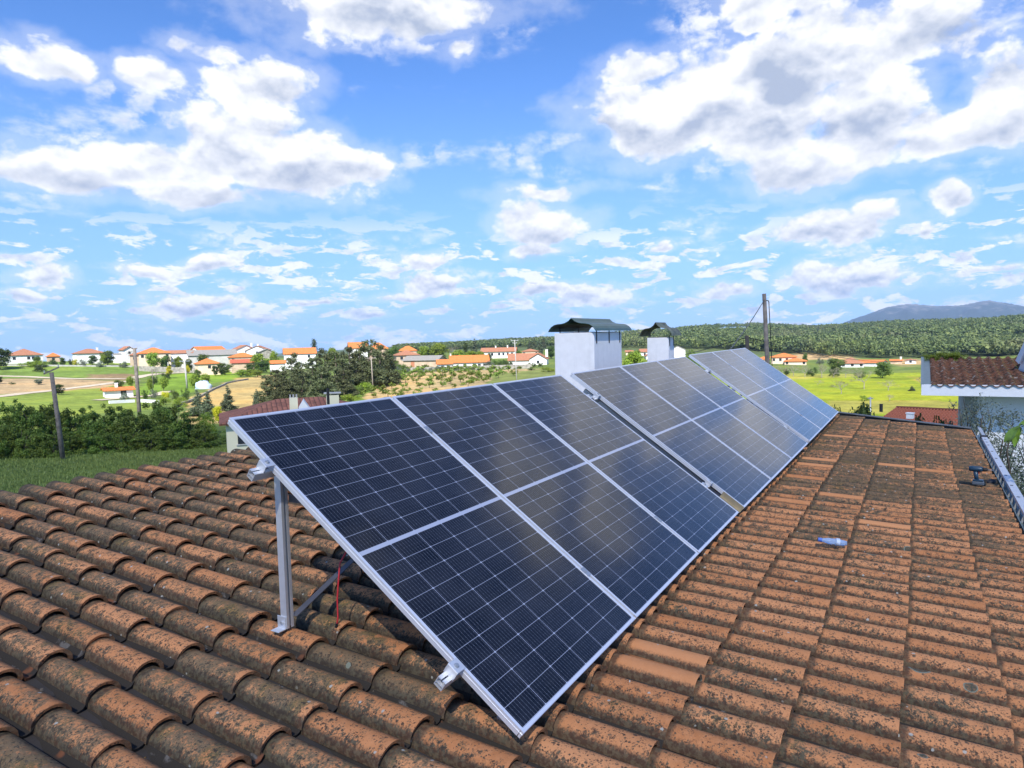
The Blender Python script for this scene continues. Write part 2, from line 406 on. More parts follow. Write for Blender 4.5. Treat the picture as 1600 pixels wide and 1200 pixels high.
def npmesh(name, verts, faces, m, parent=None, smooth=None, attrs=None):
    """verts (n,3), faces (k,4) or (k,3) numpy"""
    me = bpy.data.meshes.new(name); n, k = len(verts), faces.shape[1]
    me.vertices.add(n); me.vertices.foreach_set('co', np.asarray(verts, np.float32).ravel())
    me.loops.add(len(faces) * k); me.loops.foreach_set('vertex_index', faces.astype(np.int32).ravel())
    me.polygons.add(len(faces)); me.polygons.foreach_set('loop_start', np.arange(0, len(faces) * k, k, dtype=np.int32))
    if smooth is not None: me.polygons.foreach_set('use_smooth', np.broadcast_to(np.asarray(smooth, bool), len(faces)).copy())
    me.update(calc_edges=True); me.validate()
    for an, dat in (attrs or {}).items():
        a = me.attributes.new(an, 'FLOAT_VECTOR', 'POINT'); a.data.foreach_set('vector', np.asarray(dat, np.float32).ravel())
    if m: me.materials.append(m)
    o = bpy.data.objects.new(name, me); C.objects.link(o)
    if parent: o.parent = parent
    return o

def thing(name, label, cat, loc=(0, 0, 0), rotz=0, group=None):
    o = bpy.data.objects.new(name, None); C.objects.link(o); o.empty_display_size = .2
    o.location = loc; o.rotation_euler = (0, 0, rotz); o['label'] = label; o['category'] = cat
    if group: o['group'] = group
    return o
def tag(o, label=None, cat=None, group=None, kind=None):
    if label: o['label'] = label
    if cat: o['category'] = cat
    if group: o['group'] = group
    if kind: o['kind'] = kind
    return o
def copy_tree(o, parent=None):
    c = o.copy(); C.objects.link(c)
    if parent: c.parent = parent
    for ch in list(o.children): copy_tree(ch, c)
    return c

# ------------------------------------------------------------------ the tiled house under the camera
house = thing('tiled_house', 'nearby house with the weathered clay tile roof that carries the solar panels', 'house', (6, 2.5, -7.5))
HL = np.array([6, 2.5, -7.5])
def SRF(x, s, h=0.):
    return np.array([x, -s * CP - h * SP, -RH - s * SP + h * CP])
X0R, X1R = -1.2, 13.46
S_TOP, S_BOT = TS0 + 0.0 * LY, TS0 + 17 * LY

def build_tiles():
    rng = np.random.default_rng(5)
    i0 = int(round((X0R - TX0) / WX)); i1 = int((X1R - .05 - TX0) / WX)
    clean_px = [(1290, 716), (1275, 723), (1290, 745), (1000, 995), (1030, 1035), (1390, 722), (1430, 730), (1260, 780), (1310, 770), (1180, 668 + 60)]
    clean = set()
    for p in clean_px:
        q = roofpt(*p); s = -q[1] / CP
        clean.add((int(round((q[0] - TX0) / WX)), int(math.ceil((s - TS0) / LY))))
    NB = 11; ang = np.linspace(PI, 0, NB)
    V = []; Fs = []; T1 = []; T2 = []; SM = []; o = 0
    tt = np.array([0., .12, .5, .88, .965, 1.])
    for i in range(i0, i1 + 1):
        colj = rng.normal(0, .0025)
        for j in range(1, 18):
            sl = TS0 + j * LY; ln = LY + .065
            r1, r2 = rng.random(2); cl = 1. if (i, j) in clean else (1. if rng.random() < .004 else 0.)
            jx = rng.normal(0, .003) + colj; js = rng.normal(0, .005); jh = rng.normal(0, .0022); yaw = rng.normal(0, .008); wbk = 1 + rng.normal(0, .02)
            rows = []; pans = []
            # profile: barrel, channel
            for t in tt:
                s = sl - ln * (1 - t); hh = -.031 * (1 - t)
                wb = (.134 + .010 * t) * wbk; bh = .060 + .004 * t
                lp = 1 + .02 * max(0, (t - .9) / .1)
                px_ = np.cos(ang) * wb / 2; py_ = -bh + bh * np.sin(ang) ** .82 * lp
                pxp = np.array([wb / 2 + .001, wb / 2 + .008, WX * .5, WX - wb / 2 - .006, WX - wb / 2 + .008]); pyp = np.array([-bh + .004, -bh - .005, -bh - .008, -bh - .004, -bh + .012])
                dx = np.concatenate([px_, pxp]) + jx + yaw * (s - sl); h = np.concatenate([py_, pyp]) + hh + jh
                K = len(dx); rows.append(np.stack([TX0 + i * WX + dx, np.full(K, s + js), h], 1))
            G = np.array(rows); NR, K, _ = G.shape
            side = np.concatenate([np.linspace(1.0, -.2, NB), np.zeros(5)])
            pn = np.concatenate([np.zeros(NB - 1), [.6], np.ones(5)])
            # lip faces
            lip = G[-1].copy(); inner = lip.copy()
            c = lip[NB // 2, 0]
            inner[:NB, 0] = c + (lip[:NB, 0] - c) * .82; inner[:NB, 2] = lip[:NB, 2] - .013; inner[NB:, 2] -= .014; inner[:, 1] -= .004
            inner2 = inner.copy(); inner2[:, 1] -= .06
            allv = np.concatenate([G.reshape(-1, 3), lip, inner, inner, inner2])
            P = np.stack([allv[:, 0], -allv[:, 1] * CP - allv[:, 2] * SP, -RH - allv[:, 1] * SP + allv[:, 2] * CP], 1)
            n = len(P); tcol = np.concatenate([np.repeat(tt, K), np.full(4 * K, 1.)])
            a1 = np.stack([np.full(n, r1), tcol, np.tile(pn, NR + 4)], 1); a2 = np.stack([np.full(n, cl), np.tile(side, NR + 4), np.full(n, r2)], 1)
            V.append(P); T1.append(a1); T2.append(a2)
            k = np.arange(K - 1)
            k = k[k != NB - 1]
            for r in range(NR - 1):
                a = o + r * K + k; Fs.append(np.stack([a, a + 1, a + K + 1, a + K], 1)[:, ::-1]); SM.append(np.ones(len(k), bool))
            kk = k
            for (ra, rb) in ((NR, NR + 1), (NR + 2, NR + 3)):
                a = o + ra * K + kk; b2 = o + rb * K + kk; Fs.append(np.stack([a, a + 1, b2 + 1, b2], 1)[:, ::-1]); SM.append(np.zeros(len(kk), bool))
            o += n
    V = np.concatenate(V) - HL; Fs = np.concatenate(Fs)
    ob = npmesh('roof_tiles', V, Fs, TILE, house, np.concatenate(SM), {'tile': np.concatenate(T1), 'tile2': np.concatenate(T2)})
    # the object's own origin is moved so that material coordinates stay world-sized
    ob.data.transform(Matrix.Translation(Vector(HL))); ob.location = -Vector(HL)
    return ob
build_tiles()

def hbuild(mb, name, m, parent=house, **k):
    o = mb.build(name, m, parent, **k); o.location = -Vector(HL) if parent is house else (0, 0, 0); return o
deck = MB()
pts = [SRF(X0R, S_TOP + .05, -.085), SRF(X1R, S_TOP + .05, -.085), SRF(X1R, S_BOT - .05, -.085), SRF(X0R, S_BOT - .05, -.085)]
pts2 = [p - np.array([0, 0, .12]) for p in pts]
deck.add(pts + pts2, [(0, 1, 2, 3)[::-1], (4, 5, 6, 7), (0, 1, 5, 4), (1, 2, 6, 5), (2, 3, 7, 6), (3, 0, 4, 7)])
hbuild(deck, 'roof_deck', mat('dark_boarding', (.035, .03, .027), .95))
w = MB()
x0, x1, y0, y1 = X0R + .3, X1R - .15, .25, 5.5
for (a, b, ya, yb) in ((x0, x1, y0, y0 + .25), (x0, x1, y1 - .25, y1), (x0, x0 + .25, y0 + .25, y1 - .25), (x1 - .25, x1, y0 + .25, y1 - .25)):
    zt = [-RH + TANP * y - .215 for y in (ya, yb)]
    w.add([(a, ya, -8), (b, ya, -8), (b, yb, -8), (a, yb, -8), (a, ya, zt[0]), (b, ya, zt[0]), (b, yb, zt[1]), (a, yb, zt[1])],
          [(0, 3, 2, 1), (4, 5, 6, 7), (0, 1, 5, 4), (1, 2, 6, 5), (2, 3, 7, 6), (3, 0, 4, 7)])
hbuild(w, 'wall', WHITEWALL)
fl = MB()
a, b = SRF(X1R + .03, S_TOP - .02, .006), SRF(X1R + .03, S_BOT, .006)
fl.bar(a, b, .13, .012); a, b = SRF(X1R + .10, S_TOP - .02, -.07), SRF(X1R + .10, S_BOT, -.07); fl.bar(a, b, .01, .15)
hbuild(fl, 'verge_flashing', FLASH)
gt = MB()
yb = -S_BOT * CP - .015; zb = -RH - S_BOT * SP - .03
prof = [(0, .02), (-.004, -.06), (-.03, -.095), (-.075, -.10), (-.105, -.07), (-.115, .0), (-.108, .006), (-.100, -.062), (-.072, -.092), (-.033, -.088), (-.010, -.056), (-.006, .02)]
gt.add([(x, yb + p, zb + q) for x in (X0R, X1R + .08) for p, q in prof], [(i, (i + 1) % 12, 12 + (i + 1) % 12, 12 + i) for i in range(12)] + [tuple(range(12))[::-1], tuple(range(12, 24))])
hbuild(gt, 'gutter', TEAL)

def chimney(xa, xb, ya, yb, zt, cx0, cx1, hw, zc, hc, capmat, straps, sx):
    zb = -RH + TANP * ya - .25
    body = MB(); body.box(((xa + xb) / 2, (ya + yb) / 2, (zt + zb) / 2), (xb - xa, yb - ya, zt - zb))
    ch = hbuild(body, 'chimney', CHIMW, bevel=.006)
    lb = MB(); lb.box(((xa + xb) / 2, (ya + yb) / 2, zt + .0), (xb - xa - .12, yb - ya - .12, .02)); lb.build('flue_opening', BLACK, ch)
    yc = (ya + yb) / 2
    half = [(0, 1.), (.045 / .37, .78), (.10 / .37, .64), (.157 / .37, .58), (.22 / .37, .56), (.27 / .37, .51), (.32 / .37, .36), (.352 / .37, .17), (1., 0)]
    prof = [(-a * hw, z * hc) for a, z in half[::-1]] + [(a * hw, z * hc) for a, z in half[1:]]
    cp = MB(); n = len(prof); xs = np.linspace(cx0, cx1, 7)
    cp.add([(x, yc + a, zc + z) for x in xs for a, z in prof], [(r * n + i, r * n + i + 1, (r + 1) * n + i + 1, (r + 1) * n + i) for r in range(6) for i in range(n - 1)])
    co_ = cp.build('chimney_cap', capmat, ch, smooth=False)
    sm = co_.modifiers.new('thick', 'SOLIDIFY'); sm.thickness = .005
    for x in straps:
        st = MB(); st.box((x, ya - .006, zt - .06), (.022, .007, .20)); st.box((x, ya - .014, zt + .055), (.022, .007, .05)); st.box((x, ya + .10, zt + .078), (.02, .24, .006)); st.build('strap', BLACK, ch)
    for x in (xa + .2, xb - .2):
        st = MB(); st.box((x, yb + .006, zt - .04), (.022, .007, .24)); st.box((x, yb - .02, zt + .08), (.02, .1, .006)); st.build('strap', BLACK, ch)
    return ch
chimney(8.941, 9.982, 4.0, 4.636, .064, 8.86, 10.28, .375, .085, .19, CAPG, (9.02, 9.48, 9.90), 0)
chimney(12.285, 12.624, 4.0, 4.412, -.045, 12.16, 12.74, .31, -.015, .25, CAPB, (12.34, 12.58), 0)

# ------------------------------------------------------------------ solar panels
PW, PL, PG = 1.134, 1.903, .02
def panel_mats():
    m = bpy.data.materials.new('solar_cell_glass'); m.use_nodes = True
    T = NT(m.node_tree); b = m.node_tree.nodes['Principled BSDF']
    tc = T.node('ShaderNodeTexCoord'); X, Y, Z = T.sep(tc.outputs['Object'])
    u = T.m('SUBTRACT', X, (PW - 6 * .1845) / 2); v = T.m('MULTIPLY', Y, -1.)
    cw, chh = .1845, .0925
    fu = T.m('FRACT', T.m('DIVIDE', u, cw)); du = T.m('MULTIPLY', T.m('SUBTRACT', .5, T.m('ABSOLUTE', T.m('SUBTRACT', fu, .5))), cw)   # distance to cell edge
    vc = T.m('SUBTRACT', T.m('ABSOLUTE', T.m('SUBTRACT', v, PL / 2)), .010)
    fv = T.m('FRACT', T.m('DIVIDE', vc, chh)); dv = T.m('MULTIPLY', T.m('SUBTRACT', .5, T.m('ABSOLUTE', T.m('SUBTRACT', fv, .5))), chh)
    ins = T.m('MULTIPLY', T.m('GREATER_THAN', du, .0010), T.m('GREATER_THAN', dv, .0008))
    dvf = T.m('MULTIPLY', T.m('SUBTRACT', 1., T.m('ABSOLUTE', T.m('SUBTRACT', T.m('MULTIPLY', fv, 1.), 1.))), chh)
    ins = T.m('MULTIPLY', ins, T.m('GREATER_THAN', T.m('ADD', du, dv), .0062))
    inu = T.m('MULTIPLY', T.m('GREATER_THAN', u, 0.), T.m('LESS_THAN', u, 6 * cw))
    inv = T.m('MULTIPLY', T.m('GREATER_THAN', vc, 0.), T.m('LESS_THAN', vc, 10 * chh))
    ins = T.m('MULTIPLY', ins, T.m('MULTIPLY', inu, inv))
    fb = T.m('FRACT', T.m('DIVIDE', u, cw / 10)); bus = T.m('LESS_THAN', T.m('ABSOLUTE', T.m('SUBTRACT', fb, .5)), .036)
    dots = T.m('MULTIPLY', bus, T.m('LESS_THAN', T.m('ABSOLUTE', T.m('SUBTRACT', T.m('FRACT', T.m('MULTIPLY', T.m('DIVIDE', v, chh), 4.)), .5)), .10))
    cellid = T.comb(T.m('FLOOR', T.m('DIVIDE', u, cw)), T.m('FLOOR', T.m('DIVIDE', v, chh)), 0.)
    wn = T.node('ShaderNodeTexWhiteNoise'); T.put(wn.inputs[0], cellid)
    cell = T.mix(wn.outputs[0], (.0055, .0055, .0070), (.0080, .0080, .0105))
    cell = T.mix(bus, cell, (.11, .11, .115)); cell = T.mix(dots, cell, (.22, .23, .25))
    c = T.mix(ins, (.46, .48, .53), cell)
    dust = T.rng(T.noise(tc.outputs['Object'], 3.5, 5, .6), .35, .75, 0, .035)
    c = T.mix(dust, c, (.40, .41, .44))
    T.put(b.inputs['Base Color'], c)
    b.inputs['Roughness'].default_value = .4; b.inputs['Specular IOR Level'].default_value = .05
    b.inputs['Coat Weight'].default_value = 1; b.inputs['Coat Roughness'].default_value = .095; b.inputs['Coat Tint'].default_value = (.90, .92, 1, 1); b.inputs['Coat IOR'].default_value = 1.42
    return m
PGLASS = panel_mats()
def make_panel():
    root = thing('solar_panel', 'x', 'solar panel')
    g = MB(); g.add([(.010, -.010, -.0025), (PW - .010, -.010, -.0025), (PW - .010, -PL + .010, -.0025), (.010, -PL + .010, -.0025)], [(0, 3, 2, 1)])
    g.build('solar_cells', PGLASS, root)
    f = MB(); fwid = .0135
    for (cx, cy, dx, dy) in ((PW / 2, -fwid / 2, PW, fwid), (PW / 2, -PL + fwid / 2, PW, fwid), (fwid / 2, -PL / 2, fwid, PL - 2 * fwid), (PW - fwid / 2, -PL / 2, fwid, PL - 2 * fwid)):
        f.box((cx, cy, -.00175), (dx, dy, .0035)); e = .0022
        f.box((cx, cy, -.0085), (dx - (e * 2 if dx > .5 else e), dy - (e * 2 if dy > .5 else e), .010))
        f.box((cx, cy, -.0155), (dx, dy, .004))
        f.box((cx, cy, -.026), (dx - (e * 2 if dx > .5 else e), dy - (e * 2 if dy > .5 else e), .0175))
    f.build('frame', FRAME, root)
    bk = MB(); bk.add([(.012, -.012, -.007), (PW - .012, -.012, -.007), (PW - .012, -PL + .012, -.007), (.012, -PL + .012, -.007)], [(0, 1, 2, 3)]); bk.build('backsheet', mat('white_backsheet', (.7, .7, .7), .6, var=0), root)
    j = MB(); j.box((PW / 2, -PL / 2, -.018), (.75, .05, .02)); j.build('junction_box', RUBBER, root)
    return root
GR = [((2.03, 2.774, -.334), 34.9, .003, .0006), ((5.687, 2.778, -.329), 35.23, -.009, .0095), ((9.31, 2.735, -.278), 35.9, -.002, .003)]
plabels = [['first solar panel of the nearest trio, its bottom corner closest to the camera', 'middle solar panel of the nearest trio, between two long silver seams', 'third solar panel of the nearest trio, next to the first open gap'],
           ['first solar panel of the second trio, just past the first gap, reflecting pale cloud', 'middle solar panel of the second trio, in front of the big white chimney', 'last solar panel of the second trio, top corner near the small chimney'],
           ['first solar panel of the farthest trio, just past the second narrow gap', 'middle solar panel of the farthest trio, mirroring blue sky', 'last solar panel at the far end of the rows, beside the green field']]
p0 = None; GM = []
for gi, (loc, tilt, yaw, slope) in enumerate(GR):
    Rm = (Matrix.Rotation(yaw, 3, 'Z') @ Matrix.Rotation(-slope, 3, 'Y') @ Matrix.Rotation(R(tilt), 3, 'X'))
    GM.append((Vector(loc), Rm, R(tilt), yaw))
    for k in range(3):
        if p0 is None: p = p0 = make_panel()
        else: p = copy_tree(p0)
        p.location = Vector(loc) + Rm @ Vector((k * (PW + PG), 0, 0)); p.rotation_euler = (R(tilt), -slope, yaw)
        p['label'] = plabels[gi][k]; p['group'] = 'solar panels in three tilted trios on the roof'

def channel(mb, a, b, w, h, upv):
    """extruded rail with an open slot on top"""
    a, b = Vector(a), Vector(b); t = (b - a).normalized(); u = Vector(upv); s_ = t.cross(u).normalized(); u = s_.cross(t)
    th = .003
    def br(o1, o2, ww, hh): mb.bar(a + s_ * o1 + u * o2, b + s_ * o1 + u * o2, ww, hh, u)
    br(0, -h / 2 + th / 2, w, th)
    br(-w / 2 + th / 2, .0015, th, h - th); br(w / 2 - th / 2, .0015, th, h - th)
    br(-w / 2 + .010, h / 2 - th / 2 + .0008, .014, th); br(w / 2 - .010, h / 2 - th / 2 + .0008, .014, th)
    br(0, -h * .12, w - 2 * th, .002)
SHADED_STEEL = mat('shaded_steel', (.13, .125, .13), .5, .5, var=.15, vscale=9)  # dark tone paints the shadow under the panels onto struts and braces
def make_mount(gi, label):
    loc, Rm, t, yaw = GM[gi]; ct, st = math.cos(t), math.sin(t)
    root = thing('mounting_frame', label, 'mounting frame', loc, yaw, 'aluminium frames holding the panels')
    def sp(u, v, n): return Vector((u, -v * ct - n * st, -v * st + n * ct))
    nrm = (0, -st, ct); GWid = 3 * PW + 2 * PG
    V1, V2 = .335, 1.565
    for v in (V1, V2):
        m_ = MB(); channel(m_, sp(-.085, v, -.056), sp(GWid + .06, v, -.056), .040, .040, nrm); m_.build('rail', ALU, root)
        for u, sgn in ((0, -1), (GWid, 1)):
            c_ = MB(); c_.box(sp(u + sgn * .018, v, .003), (.052, .052, .004), Matrix.Rotation(t, 3, 'X')); c_.box(sp(u + sgn * .0445, v, -.017), (.004, .052, .040), Matrix.Rotation(t, 3, 'X'))
            e = c_.build('end_clamp', ALU, root)
            bt = MB(); bt.tube([sp(u + sgn * .022, v, .005), sp(u + sgn * .022, v, .013)], .0075, 6); bt.tube([sp(u + sgn * .022, v, .0045), sp(u + sgn * .022, v, .007)], .0115, 12); bt.build('bolt', STEEL, e)
        for k in (1, 2):
            u = k * PW + (k - .5) * PG
            c_ = MB(); c_.box(sp(u, v, .0025), (.040, .055, .004), Matrix.Rotation(t, 3, 'X')); c_.tube([sp(u, v, .0045), sp(u, v, .011)], .007, 6); c_.build('mid_clamp', ALUD, root)
    for k, u in enumerate((.12, 1.72, 3.30)):
        m_ = MB(); channel(m_, sp(u, .16, -.097), sp(u, 1.86, -.097), .040, .040, nrm); m_.build('slope_beam', ALUD, root)
        yp = -.19; vt = (-yp) / ct; zt = -vt * st - .118 / ct + .01
        wy = loc.y + yp; zb = -RH + TANP * wy - loc.z - .004 + (math.sin(yaw) * u)
        if gi: zb -= .0
        po = MB()
        a, b = Vector((u, yp, zb)), Vector((u, yp, zt))
        po.box((u - .019, yp, (zb + zt) / 2), (.003, .041, zt - zb)); po.box((u + .019, yp, (zb + zt) / 2), (.003, .041, zt - zb)); po.box((u, yp + .019, (zb + zt) / 2), (.035, .003, zt - zb))
        po.box((u - .012, yp - .019, (zb + zt) / 2), (.012, .003, zt - zb)); po.box((u + .012, yp - .019, (zb + zt) / 2), (.012, .003, zt - zb)); po.box((u, yp, (zb + zt) / 2), (.035, .002, zt - zb))
        po.build('post', ALU, root)
        ft = MB(); ft.box((u - .0235, yp + .012, zb + .028), (.004, .055, .062)); ft.box((u - .045, yp + .012, zb - .001), (.045, .055, .004)); f_ = ft.build('foot', ALU, root, bevel=.001)
        bb = MB(); bb.tube([(u - .025, yp + .005, zb + .03), (u - .034, yp + .005, zb + .03)], .008, 6); bb.build('bolt', STEEL, f_)
        v3 = 1.80; q = sp(u, v3, -.118); zr = -RH + TANP * (loc.y + q.y) - loc.z
        if q.z > zr + .002:
            fm = MB(); fm.box((u, q.y, (q.z + zr) / 2), (.045, .05, max(.01, q.z - zr))); fm.build('front_foot', ALUD, root)
        zs = zb + .47 * (zt - zb) + .27; zs = min(zs, zt - .12)
        vs = (-zs - .097 * ct) / st
        stt = MB(); stt.bar((u + .024, yp - .022, zs), sp(u + .024, vs, -.097), .004, .036); stt.build('strut', SHADED_STEEL, root)
        if k == 0:
            br = MB(); br.bar((u + .022, yp - .024, zb + .05), (1.72 - .02, yp - .024, zt - .10), .004, .036, (0, -1, 0)); br.build('cross_brace', SHADED_STEEL, root)
            br = MB(); br.bar((1.72 + .02, yp + .026, zb + .05), (3.30 - .02, yp + .026, zt - .10), .004, .036, (0, -1, 0)); br.build('cross_brace', SHADED_STEEL, root)
    return root
make_mount(0, 'silver rail frame under the nearest trio of panels, with its bare post in view')
make_mount(1, 'silver rail frame under the middle trio of panels')
make_mount(2, 'silver rail frame under the farthest trio of panels')
# small metal angle left at the bottom corner of the second trio
loc, Rm, t, yaw = GM[1]
ag = MB(); q = loc + Rm @ Vector((-.012, -1.80, -.022)); ag.box(q, (.004, .20, .045), Rm); ag.box(loc + Rm @ Vector((-.030, -1.80, -.046)), (.04, .20, .004), Rm)
ob = ag.build('metal_bracket', mat('brass_tinted_metal', (.42, .36, .24), .45, .5)); tag(ob, 'brownish metal angle at the bottom corner of the second trio of panels', 'bracket')

# cables
def hang(pxs, name, m, r, label, yoff=None):
    base = roofpt(*pxs[-1], dz=-.01); pts = []
    for p in pxs[:-1]:
        d = ray(*p); pts.append(d * (base[1] / d[1]))
    pts.append(base)
    o = MB(); o.tube(pts, r, 8)
    return o, pts
rc, rp = hang([(545, 846), (541, 862), (531, 880), (529, 905), (527, 935), (528, 965), (526, 978)], 'a', REDC, .004, '')
root = thing('red_cable', 'thin red cable hanging from under the nearest panel', 'cable', rp[-1])
def rel(o, name, m, root, **k):
    b_ = root.location; o.v = [tuple(Vector(v) - b_) for v in o.v]; return o.build(name, m, root, **k)
rel(rc, 'cable', REDC, root, smooth=True)
cn = MB(); p = Vector(rp[-1]); cn.tube([p + Vector((0, 0, .004)), p + Vector((.001, -.004, -.035))], .009, 10); cn.tube([p + Vector((.0, 0, .012)), p + Vector((0, 0, .002))], .006, 8)
rel(cn, 'connector', BLKC, root, smooth=False)
bc = MB()
bpx = [(566, 872), (563, 882), (566, 897), (578, 905), (592, 905), (588, 893), (576, 880), (566, 866)]
base = roofpt(580, 905, .02); pts = []
for k, p in enumerate(bpx):
    d = ray(*p); q = d * ((base[1] + .01 * math.sin(k)) / d[1]); pts.append(q)
bc.tube(pts, .0045, 8)
ob = bc.build('black_cable', BLKC, smooth=True); tag(ob, 'loop of black cable lying on the tiles beneath the nearest panel', 'cable')


# ------------------------------------------------------------------ the cloud overhead that keeps the house in shade
def make_cloud():
    rng = np.random.default_rng(3)
    alt = 420.; c = np.array([sd.x, sd.y, sd.z]) * (alt / sd.z) + np.array([4, 14, 0])
    n = 46; m = 92
    th = np.linspace(0, PI, n)[:, None]; ph = np.linspace(0, 2 * PI, m, endpoint=False)[None, :]
    r = 1 + .10 * np.sin(3 * ph + 1) * np.sin(th) + .07 * np.sin(7 * ph + 2 * th) + .05 * np.sin(13 * ph + 5 * th) * np.sin(th)
    X = 60 * r * np.sin(th) * np.cos(ph); Y = 60 * r * np.sin(th) * np.sin(ph); Z = 15 * r * np.cos(th) + 0 * ph
    Z = np.where(Z > 0, Z * 1.2 + 3 * np.sin(X * .13) * np.cos(Y * .11), Z * .35)
    V = np.stack([X, Y, Z], -1).reshape(-1, 3)
    a = (np.arange(n - 1)[:, None] * m + np.arange(m)[None, :]).ravel(); b = (np.arange(n - 1)[:, None] * m + (np.arange(m)[None, :] + 1) % m).ravel()
    Fs = np.stack([a, b, b + m, a + m], 1)
    mt = bpy.data.materials.new('cloud_vapour'); mt.use_nodes = True; T = NT(mt.node_tree)
    for nd in list(mt.node_tree.nodes): mt.node_tree.nodes.remove(nd)
    tr = T.node('ShaderNodeBsdfTransparent'); df = T.node('ShaderNodeBsdfTranslucent'); df.inputs[0].default_value = (.9, .9, .92, 1)
    tr.inputs[0].default_value = (1, 1, 1, 1)
    mx = T.node('ShaderNodeMixShader'); mx.inputs[0].default_value = .42
    o = T.node('ShaderNodeOutputMaterial'); T.l.new(tr.outputs[0], mx.inputs[1]); T.l.new(df.outputs[0], mx.inputs[2]); T.l.new(mx.outputs[0], o.inputs[0])
    ob = npmesh('cloud', V, Fs, mt, smooth=True); ob.location = Vector(c)
    tag(ob, 'flat based cloud overhead whose shade falls on the tiled roof', 'cloud', kind='stuff')
make_cloud()

# ------------------------------------------------------------------ terrain
KR = np.array([0, 30, 45, 60, 80, 110, 150, 200, 250, 285, 300, 350, 450, 600, 800, 1000, 1300, 1700, 3000, 8000], float)
TZ0 = 0
TZ = {
 -60: [-7.5, -7.5, -7.5, -7.6, -8.5, -9.8, -11, -11.2, -9.8, -8.8, -5.6, -5.0, -7, -9, -13, -18, -25, -35, -60, -120],
   0: [-7.5, -7.5, -7.5, -7.6, -8.5, -9.8, -11, -11.2, -9.8, -8.6, -5.4, -4.9, -7, -9, -13, -18, -25, -35, -60, -120],
 200: [-7.5, -7.5, -7.6, -7.9, -8.8, -9.8, -10.9, -11.2, -10.3, -9.4, -6.9, -6.4, -7.5, -9, -13, -18, -25, -35, -60, -120],
 300: [-7.5, -7.5, -7.7, -8.2, -9.0, -9.8, -10.6, -10.9, -10.9, -10.4, -10.2, -8.2, -8.6, -10, -14, -18, -25, -35, -60, -120],
 400: [-7.5, -7.5, -7.8, -8.3, -9.0, -9.6, -10.2, -10.6, -10.9, -10.9, -10.6, -8.6, -8.8, -10, -13, -17, -24, -30, -50, -100],
 600: [-7.5, -7.5, -7.5, -7.8, -8.0, -8.4, -8.9, -9.3, -9.5, -9.0, -8.8, -7.8, -8.2, -9, -11, -12, -14, -16, -20, -60],
 800: [-7.5, -7.5, -7.4, -7.6, -7.8, -8.1, -8.6, -9.1, -9.2, -8.2, -8.0, -7.6, -7.6, -8, -8, -7, -5, -6, -12, -60],
1000: [-7.5, -7.5, -7.4, -7.6, -7.9, -8.4, -8.9, -9.2, -9.2, -9.2, -9.3, -9.6, -10, -8.5, -5.5, -2, 0, -2, -12, -60],
1150: [-7.5, -7.5, -7.5, -7.8, -8.7, -10, -11.4, -12.4, -12.8, -13, -13.1, -13.6, -14, -11, -5, 4, 13, 6, -12, -60],
1250: [-7.5, -7.5, -7.6, -8.0, -9.5, -11.2, -12.8, -13.9, -14.1, -14.2, -14.2, -15.2, -17, -14.5, -7, -2, 2, 1, -12, -60],
1400: [-7.5, -7.5, -7.7, -8.2, -9.7, -11.5, -13.2, -14.5, -15.4, -16, -16.2, -17.4, -19.5, -16, -7.5, .5, 5, 3, -12, -60],
1600: [-7.5, -7.5, -7.7, -8.2, -9.7, -11.5, -13.2, -14.5, -15.6, -16.4, -16.6, -18, -20, -15, -5.5, 3.5, 8, 6, -12, -60],
1900: [-7.5, -7.5, -7.7, -8.2, -9.7, -11.5, -13.2, -14.5, -15.6, -16.4, -16.6, -18, -20, -15, -5.5, 3.5, 8, 6, -12, -60]}
kp = sorted(TZ); kaz = np.array([math.atan2(*azdir(p)[::-1]) for p in kp])[::-1]
CAMAZ = math.atan2(fw[1], fw[0])
ktab = np.array([[z * (math.cos(math.atan2(*azdir(p)[::-1]) - CAMAZ) if 75 < r_ < 520 else 1) for z, r_ in zip(TZ[p], KR)] for p in kp])[::-1]
RR = np.concatenate([np.geomspace(3, 30, 30)[:-1], np.geomspace(30, 460, 330)[:-1], np.geomspace(460, 7200, 90)])
AZ = np.concatenate([np.radians(np.arange(-17, 80, .14)), np.radians(np.arange(80, 343, 3.))])
def smooth1(a, k, axis):
    if k < 1: return a
    w_ = np.hanning(2 * k + 3)[1:-1]; w_ /= w_.sum(); p = [(0, 0)] * a.ndim; p[axis] = (k, k)
    ap = np.pad(a, p, mode='edge'); return np.apply_along_axis(lambda q: np.convolve(q, w_, 'valid'), axis, ap)
tabr = np.array([np.interp(RR, KR, row) for row in ktab])
Zg = np.stack([np.interp(AZ, kaz, tabr[:, k]) for k in range(len(RR))], 1)
nf = int(np.sum(AZ < R(80)))
Zg[:nf] = smooth1(Zg[:nf], 14, 0); Zg = smooth1(Zg, 5, 1)
xx, yy = np.cos(AZ)[:, None] * RR, np.sin(AZ)[:, None] * RR
und = (np.sin(xx * .045 + 1.3) * np.cos(yy * .06) + .6 * np.sin(xx * .11 + yy * .08)) * .12 + (np.sin(xx * .35) * np.sin(yy * .41 + 1)) * .035
Zg += und * np.clip((RR - 20) / 40, 0, 1)
def gz(x, y):
    a = math.atan2(y, x)
    if a < AZ[0]: a += 2 * PI
    r = min(max(math.hypot(x, y), 3.01), 7190.)
    i = min(max(int(np.searchsorted(AZ, a)) - 1, 0), len(AZ) - 2); j = int(np.searchsorted(RR, r)) - 1
    fa = min(max((a - AZ[i]) / (AZ[i + 1] - AZ[i]), 0), 1); fr = (r - RR[j]) / (RR[j + 1] - RR[j])
    return float((Zg[i, j] * (1 - fr) + Zg[i, j + 1] * fr) * (1 - fa) + (Zg[i + 1, j] * (1 - fr) + Zg[i + 1, j + 1] * fr) * fa)
